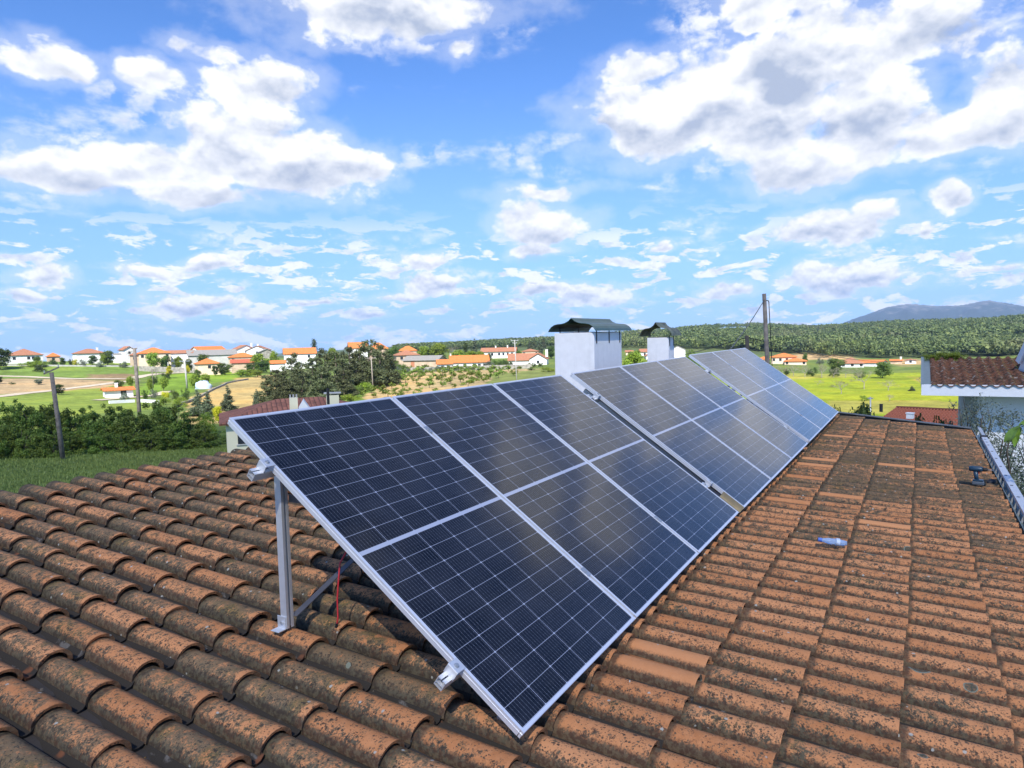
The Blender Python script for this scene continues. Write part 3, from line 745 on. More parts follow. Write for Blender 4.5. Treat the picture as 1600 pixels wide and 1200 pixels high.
def place(px, r):
    d = azdir(px) * r; return Vector((d[0], d[1], gz(d[0], d[1])))
def hit(px, py, rmin=20, rmax=440):
    """first point of the ground seen through a pixel"""
    d = ray(px, py); h = math.hypot(d[0], d[1]); rs = np.geomspace(rmin, rmax, 500)
    for r in rs:
        if gz(d[0] / h * r, d[1] / h * r) >= r * d[2] / h: break
    return Vector((d[0] / h * r, d[1] / h * r, gz(d[0] / h * r, d[1] / h * r)))

def inpoly(px, py, poly):
    r = np.zeros(px.shape, bool); n = len(poly)
    for i in range(n):
        x1, y1 = poly[i]; x2, y2 = poly[(i + 1) % n]
        c = ((y1 > py) != (y2 > py)) & (px < (x2 - x1) * (py - y1) / ((y2 - y1) or 1e-9) + x1); r ^= c
    return r
def build_ground():
    V = np.stack([xx, yy, Zg], -1); na, nr = Zg.shape
    rng = np.random.default_rng(1)
    px, py = proj(V); px = np.nan_to_num(px, nan=-9999); py = np.nan_to_num(py, nan=-9999)
    wobx = 5 * np.sin(xx * .21 + yy * .13) + 3 * np.sin(yy * .5 + xx * .3); woby = 1.1 * np.sin(xx * .17 - yy * .1) + .7 * np.sin(xx * .6)
    px = px + wobx * .8; py = py + woby
    rr = np.broadcast_to(RR, Zg.shape)
    col = np.empty(Zg.shape + (3,)); col[:] = (.13, .18, .042)
    col[rr > 450] = (.09, .12, .045)
    def zone(c, poly, r0=40, r1=460):
        k = inpoly(px, py, poly) & (rr > r0) & (rr < r1); col[k] = c
    zone((.12, .17, .038), [(-400, 640), (700, 600), (700, 900), (-400, 900)], 0, 70)
    col[(rr < 62) & (px > 1100)] = (.07, .10, .03)
    zone((.16, .235, .045), [(-50, 563), (262, 560), (262, 592), (190, 590), (-50, 590)], 240, 330)       # bank
    zone((.27, .19, .095), [(135, 584), (212, 583), (212, 593), (140, 592)], 200, 310)
    zone((.40, .29, .155), [(-60, 590), (206, 595), (176, 603), (90, 612), (-60, 622)], 90, 300)         # bare field
    zone((.20, .26, .045), [(-60, 622), (90, 612), (215, 598), (240, 640), (-60, 660)], 62, 260)
    zone((.17, .27, .03), [(212, 606), (262, 588), (330, 574), (376, 578), (372, 590), (330, 600), (286, 618), (215, 616)], 62, 330)   # bright meadow
    zone((.18, .26, .05), [(395, 566), (470, 568), (420, 585), (385, 590)], 100, 330)
    zone((.40, .30, .12), [(286, 646), (300, 622), (334, 606), (372, 590), (425, 586), (470, 612), (420, 660), (290, 665)], 62, 270)        # dry gold field
    zone((.40, .30, .145), [(500, 670), (560, 628), (600, 596), (650, 580), (700, 576), (880, 572), (880, 640), (500, 680)], 55, 202)       # vineyard
    zone((.19, .22, .06), [(770, 584), (880, 574), (880, 640), (740, 640)], 55, 202)
    zone((.12, .20, .04), [(420, 660), (540, 600), (600, 588), (560, 628), (500, 670)], 55, 202)
    zone((.19, .21, .06), [(880, 560), (1160, 560), (1160, 640), (880, 640)], 55, 260)
    zone((.23, .285, .022), [(1100, 584), (1460, 584), (1500, 600), (1900, 600), (1900, 720), (1100, 720)], 64, 262)   # bright field
    zone((.31, .31, .06), [(1200, 584), (1340, 584), (1330, 590), (1230, 593)], 64, 262)
    zone((.30, .28, .055), [(1290, 625), (1500, 626), (1500, 645), (1290, 648)], 64, 120)
    zone((.36, .30, .05), [(1420, 588), (1500, 590), (1500, 610), (1440, 600)], 64, 262)
    zone((.45, .31, .15), [(1240, 548), (1320, 556), (1345, 561), (1240, 563)], 262, 520)
    zone((.40, .29, .14), [(1400, 561), (1450, 562), (1450, 570), (1400, 571)], 262, 520)
    zone((.42, .34, .22), [(1130, 503), (1170, 507), (1165, 513), (1132, 511)], 700, 1400)
    n = rng.random(Zg.shape)
    for ax in (0, 1):
        col = col * .5 + .25 * (np.roll(col, 1, ax) + np.roll(col, -1, ax))
    col = col * (.93 + .14 * n[..., None])
    a = np.arange(na); b = (a + 1) % na
    A = (a[:, None] * nr + np.arange(nr - 1)).ravel(); B = (b[:, None] * nr + np.arange(nr - 1)).ravel()
    Fs = np.stack([A, A + 1, B + 1, B], 1)
    Vf = V.reshape(-1, 3); cf = col.reshape(-1, 3)
    # centre cap
    ci = len(Vf); Vf = np.concatenate([Vf, [[0, 0, -7.5]]]); cf = np.concatenate([cf, [cf[0]]])
    cap = np.stack([a * nr, b * nr, np.full(na, ci), np.full(na, ci)], 1)
    m = bpy.data.materials.new('ground'); m.use_nodes = True; T = NT(m.node_tree); bs = m.node_tree.nodes['Principled BSDF']
    at = T.node('ShaderNodeAttribute', attribute_name='zone'); tc = T.node('ShaderNodeTexCoord'); P = tc.outputs['Object']
    n1 = T.noise(P, .35, 8, .68); n2 = T.noise(P, 2.6, 6, .7); n3 = T.noise(P, .045, 4, .6)
    f = T.m('ADD', T.m('MULTIPLY', n1, .55), T.m('ADD', T.m('MULTIPLY', n2, .45), T.m('MULTIPLY', n3, .4)))
    k = T.rng(f, .48, .92, .50, 1.45)
    c = T.mix(1., at.outputs['Color'], T.comb(k, k, k), 'MULTIPLY')
    c = T.mix(T.m('MULTIPLY', T.rng(n3, .50, .66), .35), c, T.mix(1., c, (1.35, .95, .55), 'MULTIPLY'))
    dist = T.v('LENGTH', P)
    vo = T.node('ShaderNodeTexVoronoi'); T.put(vo.inputs['Vector'], P); vo.inputs['Scale'].default_value = 2.4
    fl_ = T.m('MULTIPLY', T.m('MULTIPLY', T.rng(vo.outputs['Distance'], .17, .10), T.rng(T.sep(vo.outputs['Color'])[0], .72, .75)), T.rng(dist, 70, 60))
    c = T.mix(T.m('MULTIPLY', fl_, .5), c, (.55, .55, .50))
    T.put(bs.inputs['Base Color'], c); bs.inputs['Roughness'].default_value = .95; bs.inputs['Specular IOR Level'].default_value = .1
    bn = T.node('ShaderNodeBump'); bn.inputs['Strength'].default_value = .9; bn.inputs['Distance'].default_value = .25
    T.put(bn.inputs['Height'], f); T.l.new(bn.outputs[0], bs.inputs['Normal'])
    me = bpy.data.meshes.new('ground')
    ob = npmesh('ground', Vf, np.concatenate([Fs, cap[:, :4]]), m, smooth=True, attrs={'zone': cf})
    ob['kind'] = 'structure'
build_ground()

def strip(name, pxs, width, m, lift=.06, step=3.):
    pts = [hit(*p) if len(p) == 2 else place(p[0], p[2]) for p in pxs]; P = []
    for a, b in zip(pts[:-1], pts[1:]):
        n = max(1, int((b - a).length / step))
        for k in range(n): P.append(a.lerp(b, k / n))
    P.append(pts[-1]); mb = MB(); vs = []
    for i, p in enumerate(P):
        t = (P[min(i + 1, len(P) - 1)] - P[max(i - 1, 0)]); t.z = 0; t.normalize(); s_ = Vector((-t.y, t.x, 0)) * width / 2
        for q in (p - s_, p, p + s_): vs.append((q.x, q.y, gz(q.x, q.y) + lift))
    mb.add(vs, [(3 * i + e, 3 * i + 1 + e, 3 * i + 4 + e, 3 * i + 3 + e) for i in range(len(P) - 1) for e in (0, 1)])
    o = mb.build(name, m); o['kind'] = 'structure'; return o
DIRT = mat('pale_dirt', (.50, .42, .30), .95, var=.2, vscale=.4)
strip('dirt_road', [(-60, 588), (0, 588), (60, 590), (110, 592), (150, 592), (205, 592), (222, 588), (250, 584), (300, 582)], 4.0, DIRT, .08)
strip('dirt_track', [(-40, 624), (0, 620), (60, 613), (110, 607), (160, 601), (212, 595)], 3.2, DIRT, .08)
strip('gravel_path', [(150, 626), (200, 622), (245, 618), (262, 612)], 2.5, DIRT, .10)

# ------------------------------------------------------------------ haze-blue mountains and hills
def ridge(name, profile, r, m, depth, kind='structure', bump=4., seed=0):
    """profile: (px, py) of the skyline seen at distance r"""
    rng = np.random.default_rng(seed)
    pxs = np.linspace(profile[0][0], profile[-1][0], 260); pys = np.interp(pxs, [p[0] for p in profile], [p[1] for p in profile])
    pys = smooth1(pys, 5, 0)
    rows = 26; V = []
    for k in range(rows):
        f = k / (rows - 1)                                   # 0 front foot, .6 crest, 1 back foot
        hfac = math.sin(min(1, f / .62) * PI / 2) ** 1.3 if f < .62 else math.cos((f - .62) / .38 * PI / 2)
        for i, (px, py) in enumerate(zip(pxs, pys)):
            rc = r + (f - .62) * depth; d = azdir(px); ztop = zat(px, py, r); zb = -70.
            z = zb + (ztop - zb) * hfac + math.sin(i * .33 + 2.1 * math.sin(k * .9)) * bump * math.sin(PI * min(f / .62, 1)) * (1 if f < .62 else 0) + rng.normal(0, bump * .22) * math.sin(PI * f)
            V.append((d[0] * rc, d[1] * rc, z))
    n = len(pxs); i = np.arange(n - 1); Fs = np.concatenate([np.stack([k * n + i, k * n + i + 1, (k + 1) * n + i + 1, (k + 1) * n + i], 1) for k in range(rows - 1)])
    o = npmesh(name, np.array(V), Fs, m, smooth=True); o['kind'] = kind; return o
def mtn(T, b, v):
    n = T.noise(v, .0022, 8, .65); n2 = T.noise(v, .012, 6, .7); z = T.sep(v)[2]
    rock = T.rng(T.m('ADD', T.m('MULTIPLY', n2, 1.), T.m('MULTIPLY', T.m('SUBTRACT', z, 120.), .002)), .50, .66)
    return T.mix(rock, T.mix(n, (.02, .035, .035), (.045, .06, .055)), (.13, .125, .12))  # bluish dark tint puts part of the distance haze into the colour
MTN = mat('mountain', (.1, .1, .08), .95, var=.1, vscale=.002, fn=mtn)
ridge('mountain', [(1270, 512), (1312, 507), (1345, 495), (1380, 482), (1415, 475), (1450, 478), (1490, 479), (1515, 475), (1540, 470), (1565, 473), (1600, 479), (1660, 486), (1750, 480), (1850, 495), (1950, 508)], 6200, MTN, 3000, bump=9, seed=2)
ridge('far_hills', [(640, 548), (700, 541), (760, 539), (830, 535), (900, 534), (960, 528), (1060, 524), (1150, 523), (1260, 522)], 3000, MTN, 1200, bump=3, seed=4)

# ------------------------------------------------------------------ foliage
def leaves(rng, centers, rad, n, size, flat=1.0, up=.0, asp=.5):
    """n rhombic leaves spread through the given clumps -> verts, quads"""
    centers = np.asarray(centers, float); rad = np.asarray(rad, float)
    w_ = rad ** 2; k = rng.choice(len(centers), n, p=w_ / w_.sum())
    d = rng.normal(size=(n, 3)); d /= np.linalg.norm(d, axis=1)[:, None]
    rr_ = rng.random(n) ** .75 * 1.2
    c = centers[k] + d * (rad[k] * rr_)[:, None] * np.array([1, 1, flat])
    nrm = d * .8 + rng.normal(size=(n, 3)) * .55; nrm[:, 2] += up; nrm /= np.linalg.norm(nrm, axis=1)[:, None]
    t = rng.normal(size=(n, 3)); t -= (t * nrm).sum(1)[:, None] * nrm; t /= np.linalg.norm(t, axis=1)[:, None]; b = np.cross(nrm, t)
    s_ = size * rng.uniform(.6, 1.35, n)[:, None]
    V = np.stack([c - t * s_, c - b * s_ * asp, c + t * s_, c + b * s_ * asp], 1).reshape(-1, 3)
    return V, np.arange(4 * n).reshape(-1, 4)
def limbs(mb, rng, base, top, r0, pts, k=7):
    mb.tube([base, Vector(base).lerp(Vector(top), .5) + Vector((rng.normal(0, .02), rng.normal(0, .02), 0)), top], r0, 7, r1=r0 * .35)
    for i in rng.choice(len(pts), min(k, len(pts)), replace=False):
        p = Vector(pts[i]); f = rng.uniform(.3, .85); a = Vector(base).lerp(Vector(top), f)
        if p.z < a.z: a = Vector(base).lerp(Vector(top), max(.15, (p.z - base[2]) / max(.01, top[2] - base[2]) * .7))
        mb.tube([a, a.lerp(p, .5) + Vector((0, 0, .02)), p], r0 * .35, 5, r1=r0 * .1)
BARK = mat('bark', (.10, .08, .06), .95, var=.3, vscale=6)
PBARK = mat('pale_bark', (.30, .27, .23), .95, var=.25, vscale=6)
L_BR = leafmat('leaf_bright', (.16, .25, .025), (.28, .36, .05))
L_VINE = leafmat('leaf_vine', (.11, .17, .025), (.21, .28, .05))
L_MID = leafmat('leaf_mid', (.075, .125, .024), (.16, .22, .05))
L_DARK = leafmat('leaf_dark', (.04, .07, .018), (.095, .14, .032))
L_HEDGE = leafmat('leaf_hedge', (.065, .12, .02), (.23, .31, .055))
L_PINE = leafmat('pine_needles', (.06, .08, .035), (.15, .165, .075))
L_PINEB = leafmat('pine_needles_blue', (.07, .10, .06), (.14, .165, .09))
L_OLIVE = leafmat('olive_leaf', (.10, .13, .085), (.24, .27, .20))
L_DRY = leafmat('dry_twigs', (.20, .18, .11), (.30, .29, .17))
L_GOLD = leafmat('yellow_flower', (.42, .40, .02), (.55, .50, .04))
PROT = {}
def tree_proto(kind, var):
    """unit-height tree (trunk + crown) made once and copied"""
    if (kind, var) in PROT: return PROT[(kind, var)]
    rng = np.random.default_rng(hash((len(kind), ord(kind[0]), ord(kind[-1]), var)) % 9999)
    tb = MB(); cs, rs = [], []
    if kind == 'pine':
        h0 = .10
        for L in range(11):
            z = h0 + (1 - h0) * (L / 10.5); w_ = .34 * (1 - (L / 11.5) ** 1.7) * rng.uniform(.8, 1.1) + .03
            for a in range(max(2, int(7 * (w_ / .34) + 1))):
                an = rng.uniform(0, 2 * PI); d = w_ * rng.uniform(.45, 1.)
                cs.append((math.cos(an) * d, math.sin(an) * d, z + rng.normal(0, .02))); rs.append(rng.uniform(.075, .125) * (1.1 - .4 * L / 11))
        V, Q = leaves(rng, cs, rs, 7000, .027, .6, .5, .4); tr, lf = BARK, L_PINE
        limbs(tb, rng, (0, 0, -.03), (0, 0, .93), .022, cs, 14)
    elif kind == 'conifer':
        for L in range(12):
            z = .05 + .93 * (L / 11.5); w_ = .27 * (1 - L / 12.2)
            for a in range(max(1, int(8 * (1 - L / 12) + 1))):
                an = rng.uniform(0, 2 * PI); d = w_ * rng.uniform(.4, 1.); cs.append((math.cos(an) * d, math.sin(an) * d, z)); rs.append(.05 + .06 * (1 - L / 12))
        V, Q = leaves(rng, cs, rs, 5000, .030, .6, .5, .4); tr, lf = BARK, L_PINEB
        limbs(tb, rng, (0, 0, -.03), (0, 0, .9), .018, cs, 8)
    elif kind == 'cypress':
        for L in range(14):
            z = .06 + .9 * L / 13; w_ = .10 * math.sin(PI * min(1, .25 + .75 * (1 - L / 13.5))) ; cs.append((rng.normal(0, .012), rng.normal(0, .012), z)); rs.append(max(.02, w_))
        V, Q = leaves(rng, cs, rs, 1800, .02, 1., .3, .4); tr, lf = BARK, L_DARK
        limbs(tb, rng, (0, 0, -.03), (0, 0, .9), .02, cs, 2)
    elif kind in ('round', 'bright', 'dark', 'olive', 'gold'):
        for i in range(34):
            an = rng.uniform(0, 2 * PI); e = rng.uniform(-1.2, 1.3); d = .31 * rng.uniform(.25, 1.) * math.cos(e * .85)
            cs.append((math.cos(an) * d, math.sin(an) * d, .53 + .34 * math.sin(e))); rs.append(rng.uniform(.09, .17))
        V, Q = leaves(rng, cs, rs, 4600, .030, .85, .3, .55); tr = BARK; lf = {'round': L_MID, 'bright': L_BR, 'dark': L_DARK, 'olive': L_OLIVE, 'gold': L_GOLD}[kind]
        limbs(tb, rng, (0, 0, -.03), (rng.normal(0, .03), 0, .62), .026, cs, 9)
    elif kind in ('shrub', 'bshrub', 'dshrub', 'gshrub', 'oshrub'):
        for i in range(20):
            an = rng.uniform(0, 2 * PI); d = .55 * rng.uniform(.1, 1.); cs.append((math.cos(an) * d, math.sin(an) * d, rng.uniform(.1, .78) * (1.1 - .5 * d))); rs.append(rng.uniform(.14, .26))
        V, Q = leaves(rng, cs, rs, 2600, .034, .85, .3, .55); tr = BARK; lf = {'shrub': L_MID, 'bshrub': L_BR, 'dshrub': L_DARK, 'gshrub': L_GOLD, 'oshrub': L_OLIVE}[kind]
        V[:, 2] = np.maximum(V[:, 2], -.02)
        for i in range(5): tb.tube([(0, 0, -.05), (rng.normal(0, .1), rng.normal(0, .1), .3), cs[i]], .018, 5, r1=.005)
    elif kind in ('hedge',):
        for i in range(46):
            an = rng.uniform(0, 2 * PI); d = .42 * rng.uniform(.1, 1.) ** .7; z = rng.uniform(.05, .93)
            d *= 1.08 - .30 * z; cs.append((math.cos(an) * d, math.sin(an) * d, z * rng.uniform(.8, 1.))); rs.append(rng.uniform(.06, .15) * (1.15 - .6 * z))
        V, Q = leaves(rng, cs, rs, 9000, .021, .95, .3, .6); tr, lf = BARK, L_HEDGE
        V[:, 2] = np.maximum(V[:, 2], -.01)
        for i in range(7): tb.tube([(rng.normal(0, .03), rng.normal(0, .03), -.05), (rng.normal(0, .1), rng.normal(0, .1), .35), cs[i * 5]], .014, 5, r1=.004)
    elif kind == 'bare':
        tips = []
        def br(p, d, L, r, dep):
            q = p + d * L; tb.tube([p, p.lerp(q, .5) + Vector((rng.normal(0, .01), rng.normal(0, .01), 0)), q], r, 4 if dep > 1 else 6, r1=r * .6)
            if dep == 4: tips.append(q); return
            for i in range(3 if dep else 5):
                nd = (d + Vector((rng.normal(0, .55), rng.normal(0, .55), rng.normal(.08, .35)))).normalized(); br(q, nd, L * rng.uniform(.6, .85), r * .55, dep + 1)
        br(Vector((0, 0, -.03)), Vector((0, 0, 1)), .27, .018, 0)
        cs = [tuple(t_) for t_ in tips]; rs = [.05] * len(cs); V, Q = leaves(rng, cs, rs, 1100, .011, 1, .2, .4); tr, lf = PBARK, L_DRY
    elif kind == 'vine':
        for i in range(7): cs.append((rng.normal(0, .25), rng.normal(0, .25), rng.uniform(.35, .85))); rs.append(.22)
        V, Q = leaves(rng, cs, rs, 200, .10, .9, .3, .6); tr, lf = BARK, L_VINE
        tb.tube([(0, 0, -.05), (.02, 0, .4)], .03, 5)
    root = bpy.data.objects.new('tree', None)
    tmesh = tb.build('trunk', tr); cr = npmesh('crown', V, Q, lf)
    C.objects.unlink(tmesh); C.objects.unlink(cr)
    PROT[(kind, var)] = (tmesh, cr); return PROT[(kind, var)]
KNAME = dict(pine='pine_tree', conifer='young_pine', cypress='cypress_tree', round='leafy_tree', bright='leafy_tree', dark='leafy_tree', olive='olive_tree', gold='flowering_shrub', shrub='shrub', bshrub='shrub', dshrub='shrub', gshrub='flowering_shrub', oshrub='shrub', hedge='tall_shrub', bare='bare_tree', vine='vine_plant')
KCAT = dict(pine='pine tree', conifer='pine tree', cypress='cypress', round='tree', bright='tree', dark='tree', olive='tree', gold='shrub', shrub='shrub', bshrub='shrub', dshrub='shrub', gshrub='shrub', oshrub='shrub', hedge='shrub', bare='tree', vine='vine')
tcount = [0]
def tree(kind, p, h, w=None, label='', group=None, nvar=3, rz=None):
    tcount[0] += 1; k = tcount[0]
    t_, c_ = tree_proto(kind, k % nvar)
    root = thing(KNAME[kind], label, KCAT[kind], p, rz if rz is not None else (k * 2.399) % 6.28, group)
    unitw = dict(pine=.72, conifer=.56, cypress=.22, hedge=1.0, bare=.7, vine=1.0).get(kind, .80 if kind in ('round', 'bright', 'dark', 'olive', 'gold') else 1.3)
    w = w or h * unitw
    root.scale = (w / unitw, w / unitw, h)
    for src in (t_, c_):
        q = src.copy(); C.objects.link(q); q.parent = root
    return root
def treepx(kind, px, ytop, r, wpx=None, label='', group=None, hmax=None, sink=0):
    """stands on the ground at distance r; its top reaches the sight line through (px, ytop)"""
    p = place(px, r); h = max(.5, zat(px, ytop, r) - p.z); p.z -= sink
    d3 = math.hypot(r, p.z); c = ray(px, hor(px)); w = None
    if wpx: w = wpx / F * r * float(c @ MX[:, 2] ** 1) if False else wpx / F * r
    return tree(kind, p, h, w, label, group)

# ------------------------------------------------------------------ houses
def roofmat(name, a, b_, dirt=.3, pitch=.24):
    m = bpy.data.materials.new(name); m.use_nodes = True; T = NT(m.node_tree); bs = m.node_tree.nodes['Principled BSDF']
    at = T.node('ShaderNodeAttribute', attribute_name='rc'); U = T.sep(at.outputs['Vector'])
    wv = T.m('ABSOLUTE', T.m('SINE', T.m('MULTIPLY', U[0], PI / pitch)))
    cr = T.m('FRACT', T.m('DIVIDE', U[1], .38))
    n = T.noise(at.outputs['Vector'], 1.4, 6, .65); n2 = T.noise(at.outputs['Vector'], 6., 5, .7)
    cell = T.node('ShaderNodeTexWhiteNoise'); T.put(cell.inputs[0], T.comb(T.m('FLOOR', T.m('DIVIDE', U[0], pitch)), T.m('FLOOR', T.m('DIVIDE', U[1], .38)), 0.))
    c = T.mix(T.m('MULTIPLY_ADD', cell.outputs[0], .6, T.m('MULTIPLY', n, .5)), a, b_)
    c = T.mix(T.m('MULTIPLY', T.rng(T.m('ADD', T.m('MULTIPLY', n, .5), T.m('MULTIPLY', n2, .5)), .48, .62), dirt), c, (.07, .055, .045))
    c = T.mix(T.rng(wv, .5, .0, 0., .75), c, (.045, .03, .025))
    T.put(bs.inputs['Base Color'], c); bs.inputs['Roughness'].default_value = .9; bs.inputs['Specular IOR Level'].default_value = .15
    bn = T.node('ShaderNodeBump'); bn.inputs['Strength'].default_value = .8; bn.inputs['Distance'].default_value = .05
    T.put(bn.inputs['Height'], T.m('ADD', wv, T.m('MULTIPLY', cr, -.25))); T.l.new(bn.outputs[0], bs.inputs['Normal'])
    return m
RO = roofmat('orange_roof_tiles', (.60, .17, .045), (.74, .25, .08), .10)
RB = roofmat('red_brown_roof_tiles', (.36, .15, .085), (.46, .22, .13), .25)
RD = roofmat('dark_roof_tiles', (.20, .085, .06), (.40, .17, .11), .6, .36)
RG = roofmat('grey_fibre_roof', (.27, .26, .24), (.33, .32, .29), .2, .30)
RR_ = roofmat('red_roof_tiles', (.42, .105, .06), (.52, .15, .085), .15)
WCOL = {'white': mat('white_house_wall', (.80, .80, .78), .85, var=.04, vscale=.4), 'cream': mat('cream_house_wall', (.74, .70, .50), .85, var=.05, vscale=.5),
        'tan': mat('tan_house_wall', (.50, .38, .27), .9, var=.15, vscale=.6), 'peach': mat('peach_house_wall', (.78, .62, .46), .88, var=.06, vscale=.5),
        'stone': LEAD, 'grey': mat('grey_house_wall', (.52, .51, .48), .9, var=.12, vscale=.5)}
DOORM = mat('brick_red_door', (.42, .17, .09), .7, var=.1)
def rfaces(mb_v, mb_f, mb_a, pts, udir, vdir, o):
    i0 = len(mb_v); mb_v += [tuple(p) for p in pts]; mb_f.append(tuple(range(i0, i0 + len(pts))))
    for p in pts: mb_a.append((Vector(p).dot(udir), Vector(p).dot(vdir), 0))
def roof_mesh(w, d, ze, zr, kind, ov=.45):
    """eave rectangle centred on the origin; x along the front. faces carry their own tile direction"""
    v, f, a = [], [], []; x, y = w / 2 + ov, d / 2 + ov; h = zr - ze
    def fc(pts, u):
        u = Vector(u); n = (Vector(pts[1]) - Vector(pts[0])).cross(Vector(pts[2]) - Vector(pts[0])).normalized(); rfaces(v, f, a, pts, u, n.cross(u), 0)
    A, B, Cc, D = (-x, -y, ze), (x, -y, ze), (x, y, ze), (-x, y, ze)
    if kind in ('hip', 'gable'):
        ins = min(x * .98, y * (1.0 if kind == 'hip' else 0)); P, Q = (-x + ins, 0, zr), (x - ins, 0, zr)
        fc([A, B, Q, P], (1, 0, 0)); fc([Cc, D, P, Q], (1, 0, 0))
        if kind == 'hip': fc([D, A, P], (0, 1, 0)); fc([B, Cc, Q], (0, 1, 0))
    elif kind == 'front':
        P, Q = (0, -y, zr), (0, y, zr); fc([D, A, P, Q], (0, 1, 0)); fc([B, Cc, Q, P], (0, 1, 0))
    elif kind == 'shed':
        fc([A, B, (x, y, zr), (-x, y, zr)], (1, 0, 0))
    return v, f, a
def hs(label, pxl, pxr, yr, ye, r, kind, wc, roof, depth=9., yaw=0., wins=3, chim=(), door=None, group='village houses on the far ridge', name='village_house', floor=0., winh=1.0, ov=.45, cat='house', winpx=None):
    pm = (pxl + pxr) / 2; A, B = azdir(pxl) * r, azdir(pxr) * r; w = float(np.linalg.norm(A - B)) - 2 * ov; w = max(w / max(.5, math.cos(yaw)), 1.5)
    p = place(pm, r); n = azdir(pm); p = Vector((p.x + n[0] * depth / 2, p.y + n[1] * depth / 2, p.z))
    rz = math.atan2(n[1], n[0]) - PI / 2 + yaw
    p.z = min(gz(p.x + math.cos(rz) * w / 2, p.y + math.sin(rz) * w / 2), gz(p.x - math.cos(rz) * w / 2, p.y - math.sin(rz) * w / 2), p.z, place(pm, r).z) - .1
    ze = zat(pm, ye, r) - p.z; zr = zat(pm, yr, r + depth / 2 * (0 if kind == 'front' else 1)) - p.z
    ze = max(ze, 1.6); zr = max(zr, ze + .5)
    root = thing(name, label, cat, p, rz, group)
    d = depth - 2 * ov
    wl = MB(); x, y = w / 2, d / 2; b0 = -1.5
    vs = [(-x, -y, b0), (x, -y, b0), (x, y, b0), (-x, y, b0), (-x, -y, ze), (x, -y, ze), (x, y, ze), (-x, y, ze)]
    wl.add(vs, [(0, 1, 5, 4), (1, 2, 6, 5), (2, 3, 7, 6), (3, 0, 4, 7), (4, 5, 6, 7)])
    hh = (zr - ze)
    if kind == 'gable':
        k = y / (y + ov); [wl.add([(sx * x, -y, ze), (sx * x, y, ze), (sx * x, 0, ze + hh * k)], [(0, 1, 2) if sx > 0 else (1, 0, 2)]) for sx in (-1, 1)]
    if kind == 'front':
        k = x / (x + ov); [wl.add([(-x, sy * y, ze), (x, sy * y, ze), (0, sy * y, ze + hh * k)], [(0, 1, 2) if sy < 0 else (1, 0, 2)]) for sy in (-1, 1)]
    if kind == 'shed': wl.add([(-x, y, ze), (x, y, ze), (x, y, zr - .1), (-x, y, zr - .1), (-x, -y, ze), (x, -y, ze)], [(0, 1, 2, 3)[::-1], (4, 0, 3), (5, 2, 1)])
    wl.build('wall', WCOL[wc], root)
    v, f, a = roof_mesh(w, d, ze + .02, zr + .02, kind, ov)
    me = bpy.data.meshes.new('roof'); me.from_pydata(v, [], f); me.update(); at = me.attributes.new('rc', 'FLOAT_VECTOR', 'POINT'); at.data.foreach_set('vector', np.array(a, np.float32).ravel()); me.materials.append(roof)
    ro = bpy.data.objects.new('roof', me); C.objects.link(ro); ro.parent = root; sm = ro.modifiers.new('thick', 'SOLIDIFY'); sm.thickness = .14; sm.offset = -1
    for (fx, fy, cw, ch) in chim:
        cm = MB(); z0 = ze + hh * .3; cm.box((fx * w / 2, fy * y, (z0 + zr + ch) / 2), (cw, cw, zr + ch - z0)); cm.box((fx * w / 2, fy * y, zr + ch + .06), (cw + .16, cw + .16, .12)); cm.build('chimney', WCOL['white' if wc != 'cream' else 'cream'], root)
    if winpx is None and wins: winpx = [(-.78 + 1.56 * i / max(1, wins - 1)) if wins > 1 else 0 for i in range(wins)]
    zc = max(1.1, ze - .55 - winh / 2)
    for fx in (winpx or []):
        wm = MB(); wm.box((fx * w / 2, -y - .02, zc), (.95, .06, winh)); wn = wm.build('window', WIN, root)
        wf = MB(); wf.box((fx * w / 2, -y - .05, zc - winh / 2 - .05), (1.15, .10, .07)); wf.build('sill', WCOL['grey'], wn)
    if door is not None:
        dm = MB(); dm.box((door * w / 2, -y - .02, max(0, zc - winh / 2 + .15) - .2 + .6), (1.3, .06, min(2.1, ze - .4))); dm.build('door', DOORM, root)
    return root
hs('white house with a wide hipped brown-orange roof at the far left', 8, 66, 545, 555, 312, 'hip', 'white', RB, 11, .12, 0, winpx=(-.7, .15, .42, .7))
hs('low orange roofed outbuilding just right of the far left house', 70, 95, 551, 557, 335, 'hip', 'tan', RO, 7, 0, 1)
hs('long white house with a reddish hipped roof, alone against the sky', 114, 163, 545, 552, 312, 'hip', 'white', RB, 9, .2, 0, chim=((.6, .0, .6, .4),))
hs('small flat white outbuilding beside the white gabled house', 176, 189, 553.5, 554, 318, 'shed', 'white', RG, 4, .1, 0, ov=.05)
hs('narrow white gabled house left of the tall dark pole', 187, 209, 541, 547, 326, 'front', 'white', RB, 8, .25, 1)
hs('brown house with a small white window behind the tall dark pole', 200, 218, 551, 555, 300, 'hip', 'tan', RB, 5, 0, 1)
hs('house with a big bright orange hipped roof right of the tall dark pole', 212, 266, 543, 552, 300, 'hip', 'peach', RO, 11, .1, 3)
hs('long white house with a red-brown roof next to the big orange roof', 256, 304, 547, 552, 309, 'gable', 'white', RB, 8, -.15, 0)
hs('white gabled house with an orange roof rising behind the long grey roof', 302, 347, 541, 547.5, 345, 'gable', 'white', RO, 9, .5, 1)
hs('long grey roofed warehouse in the village', 290, 370, 546.5, 555, 306, 'gable', 'grey', RG, 12, .1, 0, name='warehouse', cat='warehouse')
hs('tall white house with two chimneys topping the village skyline', 364, 396, 539, 546, 350, 'front', 'white', RB, 9, .3, 1, chim=((.9, 0, .7, .8),))
hs('white house with a broad low gable right of the tall white house', 386, 422, 540, 547, 343, 'front', 'white', RB, 9, -.2, 1, chim=((-.1, .2, .7, .6),))
